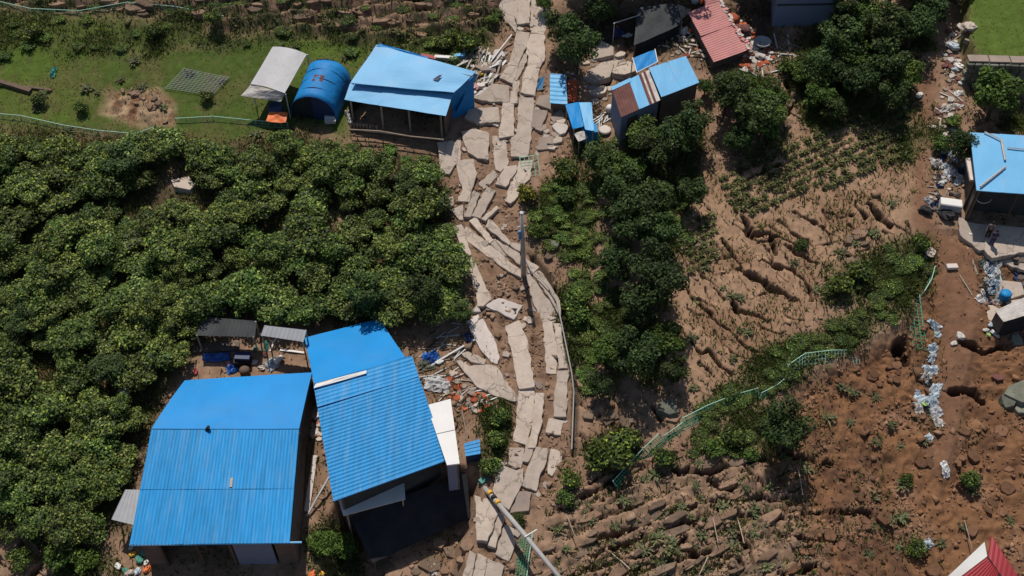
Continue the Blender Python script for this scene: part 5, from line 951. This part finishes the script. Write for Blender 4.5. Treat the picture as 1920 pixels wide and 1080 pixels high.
# wreckage between the two-step shed and the road
W1 = [(835, 105), (880, 95), (935, 100), (950, 130), (920, 165), (885, 190), (872, 190), (885, 140)]
G = 'wreckage between the two-step shed and the road'
scat(lambda x, y: plank(x, y, rr.uniform(.7, 1.9), rr.uniform(20, 80), 'splintered pale plank in the wreckage between the two-step shed and the road', G, rr.uniform(.08, .2), m=rr.choice([M_WOOD, M_WOOD, M_FABW, M_STEEL]), tilt=rr.uniform(0, .3)), W1, 46, 6)
scat(lambda x, y: chunk(x, y, rr.uniform(.18, .4), 'broken grey rubble piece in the wreckage beside the upper road', rr.choice([M_CONCG, M_CONC, M_CONCP]), G + ', rubble'), W1, 26, 8)
plank(935, 100, 3.4, 55, 'long thin pole sticking out of the wreckage beside the upper road', m=M_STEEL, wd=.09, tilt=.5, name='pole', cat='pole')
chunk(908, 128, .75, 'largest grey slab in the wreckage beside the two-step shed', M_CONCG, flat=.25); chunk(935, 103, .5, 'pale grey plate standing by the crumbled road edge', M_CONCP, flat=.3)
sack(901, 141, .24, 'small yellow bundle at the corner of the two-step shed roof', M_YEL, name='bundle', cat='bundle'); sack(893, 165, .3, 'reddish cloth bundle at the right side of the two-step shed', M_PINK, name='bundle', cat='bundle')
plank(880, 178, 1.5, 50, 'thick white board leaning in the gap right of the two-step shed', m=M_WHITE, wd=.3); plank(872, 188, 1.2, 40, 'white board nearest the shaded wall of the two-step shed', m=M_WHITE, wd=.25)
for a, b, m, lab in ((700, 835, M_TARP, 'blue'), ): pass
plank(835, 106, 1.6, -4, 'white board with blue end behind the two-step shed roof', m=M_WHITE, wd=.3, up=.35, th=.3); plank(803, 106, 1.2, -14, 'red board behind the two-step shed roof', m=M_RED, wd=.35, up=.35, th=.3); plank(862, 103, .8, 4, 'short blue board at the end of the white board behind the shed', m=M_LBLUE, wd=.3, up=.3, th=.3)
for i in range(4): sack(652 + i * 2.5, 214 + i * 7, .22, 'pale withered branch heap at the left post of the two-step shed', M_FABW, 'withered heap at the left post', 'brush_heap', 'brush', sq=(1, .6, .9))
# rubble round the pink roof and the charcoal shed
W2 = [(1372, 30), (1395, 45), (1440, 90), (1450, 110), (1420, 130), (1385, 135), (1400, 100), (1390, 70)]; G = 'rubble heap right of the pink roof'
scat(lambda x, y: chunk(x, y, rr.uniform(.14, .38), 'brick and plaster fragment in the heap right of the pink roof', rr.choice([M_REDB, M_CONCP, M_FABW, M_CONCG, M_REDB]), G), W2, 60, 6)
scat(lambda x, y: plank(x, y, rr.uniform(.6, 1.6), rr.uniform(0, 180), 'broken timber in the rubble right of the pink roof', G + ', timber', .09, m=rr.choice([M_WOOD, M_STEEL, M_WOODD])), [(1400, 90), (1480, 70), (1500, 100), (1460, 140), (1400, 150)], 34, 7)
sack(1373, 40, .55, 'mound of orange earth beside the top of the pink roof', M_REDB, name='earth_mound', cat='mound', sq=(1, 1, .5)); sack(1390, 60, .6, 'mound of ochre earth right of the pink roof', M_ORANGE if False else M_RUST, name='earth_mound', cat='mound', sq=(1, 1, .5))
tag(MB().lathe(at(1428, 86), [(.05, 0), (.3, 0), (.62, .35), (.66, .45), (.6, .45), (.3, .12), (.05, .1)], 16).build('satellite_dish', M_GREYM, smooth=True), 'grey round dish lying on the rubble right of the pink roof', 'dish'); sack(1425, 107, .38, 'white bag on the rubble below the grey dish', M_FABW)
crumple(1278, 62, 1.3, .8, 10, 'white cloth lying on dark ground between the charcoal shed and the pink roof', M_WHITE, name='cloth', cat='cloth'); chunk(1283, 74, .5, 'brown slab fragment just below the white cloth by the charcoal shed', M_CONC, flat=.2)
chunk(1283, 30, 1.0, 'tan concrete plate left of the top of the pink roof', M_CONC, flat=.15); sack(1303, 6, .38, 'white tank at the top edge left of the pink roof', M_WHITE, name='tank', cat='tank', sq=(.8, .8, 1)); sack(1316, 4, .3, 'orange bundle at the top edge above the pink roof', M_ORANGE, name='bundle', cat='bundle')
for x, y, s, lab in ((1127, 98, 1.1, 'top tan slab of the heaved concrete left of the awning'), (1143, 116, 1.2, 'middle tan slab of the heaved concrete left of the awning'), (1122, 142, 1.2, 'lowest tan slab of the heaved concrete left of the awning'), (1166, 132, 1.25, 'long tan slab right beside the blue awning'), (1120, 172, .8, 'small tan slab fragment below the heaved concrete')): chunk(x, y, s, lab, M_CONC, flat=.18)
crumple(1160, 62, 1.0, .7, 20, 'dark purple tarpaulin heap below the steel frame of the charcoal shed', M_NAVY, name='tarpaulin', cat='tarpaulin', hgt=.5); crumple(1176, 70, .9, .3, 5, 'pale strip of sheeting below the steel frame of the charcoal shed', M_GREYT, hgt=.4)
for x, y in ((1078, 150), (1073, 140), (1065, 137)): sack(x, y, .14, 'small pale item under the dark tree above the rust red sheet', M_FABW, 'small pale items under the dark tree', 'bundle', 'bundle')
scat(lambda x, y: plank(x, y, rr.uniform(.5, 1.2), rr.uniform(20, 90), 'thin grey stick in the heap beside the white jar', 'sticks beside the white jar', .07, m=M_STEEL), [(1110, 228), (1140, 205), (1150, 220), (1125, 238)], 12, 5)
scat(lambda x, y: chunk(x, y, rr.uniform(.15, .45), 'grey concrete fragment on the dirt between the road and the small blue shed', M_CONCG if rr.random() < .6 else M_CONC, 'fragments between road and small shed'), [(1005, 200), (1055, 205), (1060, 250), (1040, 285), (1010, 290)], 16, 9); crumple(1023, 251, .35, .3, 0, 'small white scrap on the grey fragments below the road', M_WHITE, name='scrap', cat='scrap', hgt=.12)
scat(lambda x, y: chunk(x, y, rr.uniform(.14, .45), 'tan concrete fragment in the collapsed yard left of the patchwork house', rr.choice([M_CONC, M_CONC, M_CONCG]), 'fragments in the collapsed yard', flat=.3), [(1095, 100), (1160, 85), (1185, 120), (1150, 165), (1130, 205), (1100, 200)], 22, 9)
scat(lambda x, y: plank(x, y, rr.uniform(.5, 1.5), rr.uniform(0, 180), 'broken timber in the yard between the charcoal shed and the pink roof', 'timber between charcoal shed and pink roof', .09, m=rr.choice([M_WOOD, M_WOODD, M_FABW])), [(1240, 80), (1290, 50), (1335, 115), (1300, 105), (1250, 105)], 16, 7)
scat(lambda x, y: chunk(x, y, rr.uniform(.12, .3), 'brick fragment in the yard between the charcoal shed and the pink roof', rr.choice([M_REDB, M_CONC, M_CONCG]), 'bricks between charcoal shed and pink roof', flat=.4), [(1240, 85), (1290, 50), (1330, 110), (1260, 105)], 18, 7)
# grey net on the left lawn
t = thing('garden_net', at(395, 150), 'grey garden net spread over the left lawn', 'net'); mb = MB(); W = [at(310, 165, .18), at(398, 178, .18), at(428, 145, .22), at(345, 128, .22)]
for i in range(13): a, b = i / 12, None; mb.tube([W[0].lerp(W[1], a), W[3].lerp(W[2], a)], .014, 4, False); mb.tube([W[0].lerp(W[3], a), W[1].lerp(W[2], a)], .014, 4, False)
mb.build('mesh', M_STEEL, t)
for p in W: post(t, p, .03, M_STEEL)
plank(20, 158, 3.2, -18, 'thick dark log lying at the left edge of the lawn', m=M_WOODD, wd=.35, th=.3, up=.25, name='log', cat='log'); plank(70, 165, 2.2, -8, 'dark branch continuing from the thick log on the lawn', m=M_WOODD, wd=.18, th=.15, up=.12, name='log', cat='log'); crumple(100, 138, .5, 1.0, 0, 'teal plastic sheet standing on the left lawn', M_GREENP, hgt=.5)
# yard behind the barn
crumple(407, 672, 1.9, .7, 4, 'crumpled blue tarpaulin behind the barn', M_BPLAS, hgt=.5, name='tarpaulin', cat='tarpaulin'); crumple(436, 692, .9, .8, 30, 'blue cloth at the barn roof edge', M_BPLAS, hgt=.45, name='cloth', cat='cloth'); crumple(510, 684, .9, .9, 40, 'pale blue plastic sheet behind the barn', M_PLASTIC, hgt=.4)
tag(MB().tube([at(516, 682, .25), at(529, 668, .3)], .16, 10).build('gas_cylinder', M_WHITE), 'white cylinder lying on the pale blue sheet behind the barn', 'cylinder'); plank(548, 659, 1.6, -8, 'white plank on bare earth near the back canopy', m=M_WHITE, wd=.14); plank(512, 645, 1.0, 70, 'white stick leaning below the back canopy', m=M_WHITE, wd=.1); crumple(499, 650, .35, .8, 0, 'green sheet scrap below the back canopy', M_GREENP, hgt=.3)
t = thing('crate_stack', at(455, 676), 'black crate stack behind the barn beside the blue tarpaulin', 'crates'); MB().box(at(455, 676, .25), 1.1, .7, .5, .08).build('crate', M_BLACK, t, bevel=.02); MB().box(at(455, 668, .62), 1.0, .6, .22, -.05).build('crate', M_NAVY, t, bevel=.02)
plank(405, 650, 3.0, 2, 'wide grey board on the ground behind the barn', m=M_BRICK, wd=.7, th=.1, up=.15); tag(MB().lathe(at(460, 700), [(.05, 0), (.32, 0), (.34, .4), (.2, .55), (.05, .58)]).build('jar', M_WOODD, smooth=True), 'dark round jar at the back edge of the barn roof', 'jar')
for x, y, m in ((430, 683, M_PINK), (478, 680, M_FABW), (490, 690, M_CONCP), (368, 698, M_RED), (495, 665, M_RUST), (480, 655, M_GREENP)): sack(x, y, .22, 'small bundle of household junk behind the barn', m, 'household junk behind the barn', 'bundle', 'bundle')
# alley between barn and house
plank(583, 905, 3.4, 86, 'long white beam standing in the alley between barn and house', m=M_CONCP, wd=.32, th=.12, up=.12); plank(597, 935, 2.4, 58, 'grey pole leaning across the alley toward the house corner', m=M_STEEL, wd=.1, th=.1, up=.25, tilt=.6, name='pole', cat='pole')
for i in range(14): chunk(rr.uniform(582, 604), rr.uniform(745, 830), rr.uniform(.12, .25), 'brick fragment in the alley between barn and house', rr.choice([M_REDB, M_CONC, M_CONCP]), 'brick fragments in the alley')
for y, lab in ((775, 'upper'), (812, 'lower')): chunk(587, y, .5, lab + ' pale pink slab in the alley between barn and house', M_CONCP, flat=.15)
# rubbish in front of the barn
for x, y, m, s in ((250, 1040, M_YEL, .22), (276, 1068, M_ORANGE, .26), (222, 1063, M_WHITE, .24), (275, 1055, M_WHITE, .2), (258, 1072, M_PLASTIC, .26), (243, 1075, M_CONC, .26), (262, 1050, M_GREENP, .3), (270, 1038, M_GREENP, .24), (246, 1028, M_FABW, .16), (280, 1030, M_FABW, .2), (235, 1070, M_GREENP, .2)): sack(x, y, s, 'coloured bag in the rubbish heap at the barn front corner', m, 'rubbish bags at the barn corner', 'rubbish_bag', 'bag')
sack(586, 1078, .28, 'orange bag at the bottom edge below the barn', M_ORANGE, name='rubbish_bag', cat='bag'); sack(602, 1080, .26, 'yellow bag at the bottom edge below the barn', M_YEL, name='rubbish_bag', cat='bag'); crumple(553, 1028, .9, .6, 10, 'teal sheet at the right front corner of the barn', M_GREENP, hgt=.4)
scat(lambda x, y: chunk(x, y, rr.uniform(.3, .75), 'broken earth block below the shaded front of the blue ribbed house', rr.choice(EARTH_M[0]), 'earth blocks below the ribbed house', 'earth_block', 'earth block', .22), [(690, 1050), (780, 1035), (860, 985), (885, 1000), (870, 1075), (700, 1078)], 14, 24); crumple(812, 1066, .9, .7, 80, 'white printed sack among the earth blocks at the bottom edge', M_FABW, hgt=.25, name='sack', cat='sack')
# wreckage right of the ribbed house
W3 = [(790, 640), (830, 600), (870, 610), (870, 660), (860, 700), (930, 750), (880, 770), (830, 740), (795, 700)]; G = 'wreckage between the ribbed house and the road'
scat(lambda x, y: plank(x, y, rr.uniform(.5, 1.7), rr.uniform(-10, 60), 'broken stick in the wreckage between the ribbed house and the road', G, .07, m=rr.choice([M_WOOD, M_WOODD, M_STEEL, M_FABW])), W3, 44, 6); scat(lambda x, y: chunk(x, y, rr.uniform(.12, .3), 'brick fragment in the wreckage between the ribbed house and the road', rr.choice([M_REDB, M_REDB, M_CONC, M_CONCG]), G + ', bricks'), [(835, 700), (880, 700), (930, 760), (880, 780), (840, 750)], 44, 6)
crumple(808, 673, 1.2, 1.0, 20, 'dark blue tarpaulin bundle right of the ribbed house ridge', M_BPLAS, hgt=.5, name='tarpaulin', cat='tarpaulin'); crumple(800, 684, 1.2, .8, 10, 'grey green sheet below the dark blue tarpaulin bundle', M_STONE, hgt=.35, name='tarpaulin', cat='tarpaulin'); crumple(820, 722, 1.8, 1.1, -5, 'dirty grey tarpaulin above the white annex roof', M_GREYT, hgt=.35, name='tarpaulin', cat='tarpaulin'); plank(845, 665, 3.6, 30, 'long grey pole lying across the wreckage toward the road', m=M_STEEL, wd=.12, tilt=.2, name='pole', cat='pole'); sack(824, 680, .26, 'small white bag beside the dark blue tarpaulin bundle', M_WHITE); crumple(878, 638, .5, .8, 20, 'dark blue cloth lying on the pale slab beside the wreckage', M_NAVY, hgt=.3, drop=.3, name='cloth', cat='cloth')
# right side: household debris along the dirt slide
W4 = [(1745, 290), (1800, 275), (1815, 330), (1800, 380), (1790, 400), (1745, 400), (1735, 380), (1750, 340)]; G = 'household debris left of the right-hand house'
scat(lambda x, y: chunk(x, y, rr.uniform(.12, .3), 'grey household fragment left of the right-hand house', rr.choice([M_GREYM, M_FABW, M_CONCG, M_BLACK, M_BRICK]), G, 'debris_piece', 'debris', .5), W4, 34, 7); scat(lambda x, y: crumple(x, y, rr.uniform(.4, .9), rr.uniform(.3, .6), rr.uniform(0, 180), 'crumpled household scrap left of the right-hand house', rr.choice([M_GREYT, M_BRICK, M_NAVY, M_PLASTIC, M_STONE]), G + ', scraps', .4, 'scrap', 'scrap'), W4, 14, 9); scat(lambda x, y: plank(x, y, rr.uniform(.4, 1.1), rr.uniform(0, 180), 'broken stick in the debris left of the right-hand house', G + ', sticks', .07), W4, 22, 7)
t = thing('refrigerator', at(1782, 388), 'white refrigerator lying on its side among debris left of the right-hand house', 'refrigerator'); c = at(1782, 384, .38); MB().box(c, 1.45, .68, .62, -.2).build('body', M_WHITE, t, bevel=.03); MB().box(c + Vector((-.05, -.37, 0)), 1.40, .06, .56, -.2).build('door', M_GREYM, t, bevel=.015)
crumple(1782, 325, 1.2, .9, 40, 'grey blue plastic sheet over debris left of the right-hand house', M_GREYT, hgt=.5); crumple(1757, 308, 1.0, .9, 10, 'dirty white crate heap at the left of the house debris', M_FABW, hgt=.4, name='heap', cat='heap'); sack(1764, 347, .22, 'small white box in the house debris', M_WHITE, name='small_box', cat='box', sq=(1, .8, .8)); sack(1735, 397, .5, 'black rubbish heap at the lower left of the house debris', M_BLACK, name='rubbish_heap', cat='heap'); sack(1775, 406, .6, 'black bulky heap below the white refrigerator', M_BLACK, name='rubbish_heap', cat='heap')
for x, y, s, lab, m in ((1785, 90, .5, 'white and teal sack on the dirt slide beside the bright lawn', M_PLASTIC), (1806, 78, .6, 'tan block on the dirt slide beside the bright lawn', M_CONC), (1800, 52, .35, 'small pale stone at the top of the dirt slide', M_CONCP), (1797, 126, .36, 'white bag at the left end of the stone wall', M_WHITE), (1790, 132, .3, 'pale violet bag at the left end of the stone wall', M_PLASTIC), (1724, 180, .3, 'white lump alone left on the dirt slide', M_WHITE), (1697, 203, .18, 'tiny white scrap above the crop rows', M_WHITE), (1770, 255, .3, 'pale lump left of the right-hand pale blue roof', M_FABW)): sack(x, y, s, lab, m)
plank(1813, 140, 1.2, -60, 'pale wooden frame piece at the stone wall end', m=M_WOOD, wd=.35); crumple(1782, 203, 2.2, .6, 15, 'long white sheet scrap across the dirt slide', M_FABW, hgt=.3); crumple(1797, 175, .8, .5, 10, 'white board scrap left of the round green tree', M_WHITE, hgt=.2)
scat(lambda x, y: chunk(x, y, rr.uniform(.12, .34), 'pale fragment strewn along the right side of the dirt slide', rr.choice([M_CONC, M_CONCG, M_FABW, M_RUST, M_RUST]), 'fragments along the dirt slide', 'debris_piece', 'debris', .4), [(1770, 60), (1812, 60), (1800, 200), (1790, 250), (1745, 240), (1770, 160)], 62, 7); scat(lambda x, y: plank(x, y, rr.uniform(.5, 1.3), rr.uniform(0, 180), 'broken timber strewn along the right side of the dirt slide', 'timber along the dirt slide', .09, m=rr.choice([M_WOOD, M_FABW, M_WOODD])), [(1770, 60), (1812, 60), (1800, 200), (1790, 250), (1745, 240), (1770, 160)], 20, 9)
# lower right heap
W5 = [(1838, 485), (1870, 490), (1880, 540), (1875, 570), (1845, 580), (1835, 560), (1850, 520)]; G = 'heap above the wrecked shed'
scat(lambda x, y: crumple(x, y, rr.uniform(.4, .9), rr.uniform(.3, .6), rr.uniform(0, 180), 'pale plastic scrap in the heap above the wrecked shed', rr.choice([M_PLASTIC, M_WHITE, M_FABW, M_STONE, M_NAVY]), G, .35, 'plastic_scrap', 'scrap'), W5, 26, 8); scat(lambda x, y: chunk(x, y, rr.uniform(.2, .4), 'dark debris piece at the right edge above the wrecked shed', rr.choice([M_NAVY, M_FABW, M_BLACK, M_BRICK]), G + ', dark pieces', 'debris_piece', 'debris'), [(1895, 485), (1925, 480), (1930, 545), (1905, 530)], 14, 8)
crumple(1873, 515, .35, 2.2, 15, 'long white plastic streamer above the wrecked shed', M_WHITE, hgt=.35); crumple(1860, 512, 1.0, .8, 40, 'white sheet folded at the upper end of the heap above the wrecked shed', M_PLASTIC, hgt=.35); tag(MB().lathe(at(1882, 559), [(.05, 0), (.36, 0), (.38, .5), (.3, .62), (.05, .62)]).build('blue_drum', M_BLUE, smooth=True), 'blue round drum beside the wrecked shed', 'drum')
for x, y, s, lab in ((1895, 548, 1.0, 'tan plywood sheet behind the wrecked shed roof, upper'), (1905, 563, .8, 'tan plywood sheet behind the wrecked shed roof, lower'), (1856, 588, .8, 'tan board standing left of the wrecked shed')): chunk(x, y, s, lab, M_CONC, name='plywood_sheet', cat='plywood', flat=.2)
for x, y, m in ((1856, 610, M_PLASTIC), (1848, 620, M_FABW), (1860, 622, M_WHITE), (1852, 628, M_LIME), (1868, 630, M_FABW)): sack(x, y, .22, 'pale scrap bag at the foot of the wrecked shed', m, 'scrap bags at the wrecked shed', 'plastic_bag', 'bag')
for a, b in ((1824, 487), ): plank(a, b, 2.0, -80, 'pale straight beam at the edge of the courtyard', m=M_WOOD, wd=.14)
plank(1811, 535, 1.6, -68, 'thin pale stick lying on the dirt track', m=M_WOOD, wd=.08); tag(MB().box(at(1785, 500, .12), .75, .4, .25, .05).build('white_block', M_CONCP, bevel=.03), 'pale block alone on the dirt track below the courtyard', 'block'); sack(1800, 632, .35, 'pale dirty bag on the lower dirt track, upper one', M_FABW, sq=(1, .7, .4)); sack(1788, 645, .25, 'pale dirty bag on the lower dirt track, lower one', M_FABW, sq=(1, .7, .4))
for x, y, s, lab in ((1733, 460, .22, 'white bag on the narrow grass strip, upper one'), (1733, 483, .2, 'white bag on the narrow grass strip, lower one'), (1743, 475, .45, 'tan sack on the narrow grass strip')): sack(x, y, s, lab, M_WHITE if 'white' in lab else M_CONC)
# line of white plastic along the track
for k_, (x, y, sx, sy) in enumerate(((1750, 612, .5, 1.0), (1757, 628, .4, .6), (1748, 655, .5, .7), (1747, 672, .5, .7), (1742, 695, .8, 1.0), (1735, 705, .7, .6), (1752, 735, .8, 1.2), (1720, 740, .45, .5), (1728, 752, .9, .8), (1748, 755, .6, .6), (1722, 768, .6, .7), (1752, 775, .7, .8), (1757, 792, .5, .8))): crumple(x, y, sx * rr.uniform(.9, 1.4), sy * rr.uniform(.9, 1.3), rr.uniform(-40, 40), ORD[k_] + ' crumpled plastic sheet down the line left of the lower dirt track', rr.choice([M_PLASTIC, M_PLASTIC, M_GREYT, M_FABW]), 'white plastic film along the track', .4, seed=int(x))
sack(1733, 758, .24, 'lime green bag in the line of white plastic film', M_LIME); sack(1757, 627, .18, 'small green bag at the upper end of the white plastic line', M_LIME); crumple(1738, 715, .6, .8, 20, 'black plastic sheet in the middle of the white plastic line', M_BLACK, hgt=.25); crumple(1740, 765, .6, 1.0, 10, 'black plastic sheet at the lower end of the white plastic line', M_BLACK, hgt=.25)
# lower right debris
for x, y, lab in ((1740, 823, 'small white scrap on red debris right of the plastic line end'), (1740, 1020, 'white scrap on red debris left of the red roofed house')): crumple(x, y, .7, .6, 30, lab, M_PLASTIC, hgt=.25)
crumple(1772, 880, .5, .9, 15, 'small white board tilted on red debris at lower right', M_WHITE, hgt=.3); 
for x, y, ln, an, lab in ((1070, 990, 1.4, -70, 'white stake leaning on bare earth right of the leaning pole'), (1340, 1000, 1.6, -85, 'left pale stake of the pair on the lower terraces'), (1388, 1002, 1.6, -85, 'right pale stake of the pair on the lower terraces'), (1501, 905, 1.6, -88, 'pale stake on red debris in the lower middle'), (1165, 1050, 1.4, -45, 'thin stick slanting on the lowest terrace'), (1318, 1065, 1.2, 60, 'thin stick at the bottom edge of the terraces'), (1814, 1005, 1.8, -88, 'pale thin stake left of the red roofed house')): plank(x, y, ln, an, lab, wd=.05, th=.04, up=.3, tilt=.3, name='stake', cat='stake', m=M_WOOD)
for i, (x, y, s) in enumerate(((1905, 745, 1.1), (1890, 755, .6), (1912, 770, .5), (1905, 640, .5), (1870, 710, .4))): chunk(x, y, s, ['large grey boulder at the right edge on the red debris', 'smaller grey boulder left of the large one', 'small dark boulder under the large grey one', 'grey boulder below the wrecked shed', 'low brown boulder on the red debris slope'][i], M_STONE if i != 4 else M_RUST, name='boulder', cat='boulder', flat=.55)
chunk(1028, 485, .35, 'dark block in the dirt right of the utility pole', M_WOODD, flat=.8); chunk(1040, 462, .4, 'dark brown boulder right of the utility pole', M_STONE, flat=.8, name='boulder', cat='boulder'); tag(MB().lathe(at(1083, 447), [(.05, 0), (.24, 0), (.24, .3), (.18, .3), (.05, .02)]).build('clay_pot', M_RUST), 'dark red pot on the slope left of the tree belt', 'pot')
chunk(1253, 770, .7, 'grey boulder on bare soil right of the lowest dark tree', M_STONE, name='boulder', cat='boulder', flat=.6); chunk(235, 735, .4, 'small pale box in the orchard left of the barn', M_CONCP, name='small_box', cat='box'); chunk(345, 350, .0 + .9, 'large tan boulder in the orchard clearing', M_CONC, name='boulder', cat='boulder', flat=.4)
# ------------------------------------------------------------------ two people in the courtyard
def person(px, py, hgt, lab, mt, mp, face):
    c = at(px, py, .13); t = thing('person', c, lab, 'person', rz=face); k = hgt / 1.75
    J = {'pel': (0, 0, .95), 'ch': (0, .02, 1.25), 'nk': (0, .02, 1.48), 'hd': (0, .04, 1.60), 'hd2': (0, .05, 1.72), 'lk': (.10, .03, .50), 'la': (.11, 0, .08), 'lt': (.11, .13, .04), 'lh': (.09, 0, .9), 'rk': (-.10, .03, .50), 'ra': (-.11, 0, .08), 'rt': (-.11, .13, .04), 'rh': (-.09, 0, .9), 'ls': (.18, .02, 1.42), 'le': (.24, .0, 1.15), 'lw': (.22, .12, .92), 'lf': (.21, .17, .84), 'rs': (-.18, .02, 1.42), 're': (-.25, .03, 1.15), 'rw': (-.20, .2, .98), 'rf': (-.18, .27, .93)}
    Rr = {'pel': .15, 'ch': .16, 'nk': .06, 'hd': .095, 'hd2': .085, 'lk': .065, 'la': .045, 'lt': .04, 'lh': .095, 'rk': .065, 'ra': .045, 'rt': .04, 'rh': .095, 'ls': .07, 'le': .048, 'lw': .036, 'lf': .035, 'rs': .07, 're': .048, 'rw': .036, 'rf': .035}
    E = [('pel', 'ch'), ('ch', 'nk'), ('nk', 'hd'), ('hd', 'hd2'), ('pel', 'lh'), ('lh', 'lk'), ('lk', 'la'), ('la', 'lt'), ('pel', 'rh'), ('rh', 'rk'), ('rk', 'ra'), ('ra', 'rt'), ('ch', 'ls'), ('ls', 'le'), ('le', 'lw'), ('lw', 'lf'), ('ch', 'rs'), ('rs', 're'), ('re', 'rw'), ('rw', 'rf')]
    ks = list(J); me = bpy.data.meshes.new('body'); me.from_pydata([tuple(v * k for v in J[q]) for q in ks], [(ks.index(a), ks.index(b)) for a, b in E], []); o = bpy.data.objects.new('body', me); link(o, t)
    s = o.modifiers.new('skin', 'SKIN'); 
    for i, q in enumerate(ks): me.skin_vertices[0].data[i].radius = (Rr[q] * k, Rr[q] * k * (.75 if q in ('pel', 'ch') else 1)); me.skin_vertices[0].data[i].use_root = q == 'pel'
    o.modifiers.new('sub', 'SUBSURF').levels = 1; o.modifiers['sub'].render_levels = 1; me.materials.append(M_SKIN)
    def cloth(name, ks2, es, m, gr):
        me2 = bpy.data.meshes.new(name); me2.from_pydata([tuple(v * k for v in J[q]) for q in ks2], [(ks2.index(a), ks2.index(b)) for a, b in es], []); o2 = bpy.data.objects.new(name, me2); link(o2, t); o2.modifiers.new('skin', 'SKIN')
        for i, q in enumerate(ks2): me2.skin_vertices[0].data[i].radius = (Rr[q] * k + gr, (Rr[q] * (.75 if q in ('pel', 'ch') else 1)) * k + gr); me2.skin_vertices[0].data[i].use_root = i == 0
        sb = o2.modifiers.new('sub', 'SUBSURF'); sb.levels = 1; sb.render_levels = 1; me2.materials.append(m)
    cloth('shirt', ['pel', 'ch', 'ls', 'le', 'rs', 're'], [('pel', 'ch'), ('ch', 'ls'), ('ls', 'le'), ('ch', 'rs'), ('rs', 're')], mt, .02)
    cloth('trousers', ['pel', 'lh', 'lk', 'la', 'rh', 'rk', 'ra'], [('pel', 'lh'), ('lh', 'lk'), ('lk', 'la'), ('pel', 'rh'), ('rh', 'rk'), ('rk', 'ra')], mp, .018)
    hb = MB().lathe((0, 0, 0), [(.02, .17), (.07, .155), (.105, .10), (.11, .03), (.10, -.02), (.02, -.02)][::-1], 12); me3 = bpy.data.meshes.new('hair'); me3.from_pydata([(x * k, (y + .03) * k, (z + 1.68) * k) for x, y, z in hb.v], [], hb.f); me3.materials.append(M_HAIR); link(bpy.data.objects.new('hair', me3), t)
person(1850, 446, 1.55, 'person in grey top and dark trousers standing on the courtyard', M_CLOTHA, M_HAIR, 2.6)
person(1857, 461, 1.5, 'person in dark blue clothes standing nearer the courtyard edge', M_CLOTHB, M_CLOTHB, -.6)
sack(1818, 440, .25, 'white cloth lump on the courtyard left of the two people', M_WHITE); sack(1812, 421, .2, 'grey blue lump at the back corner of the courtyard', M_BLGREY)
for o in bpy.data.objects:
    if 'org' in o: del o['org']
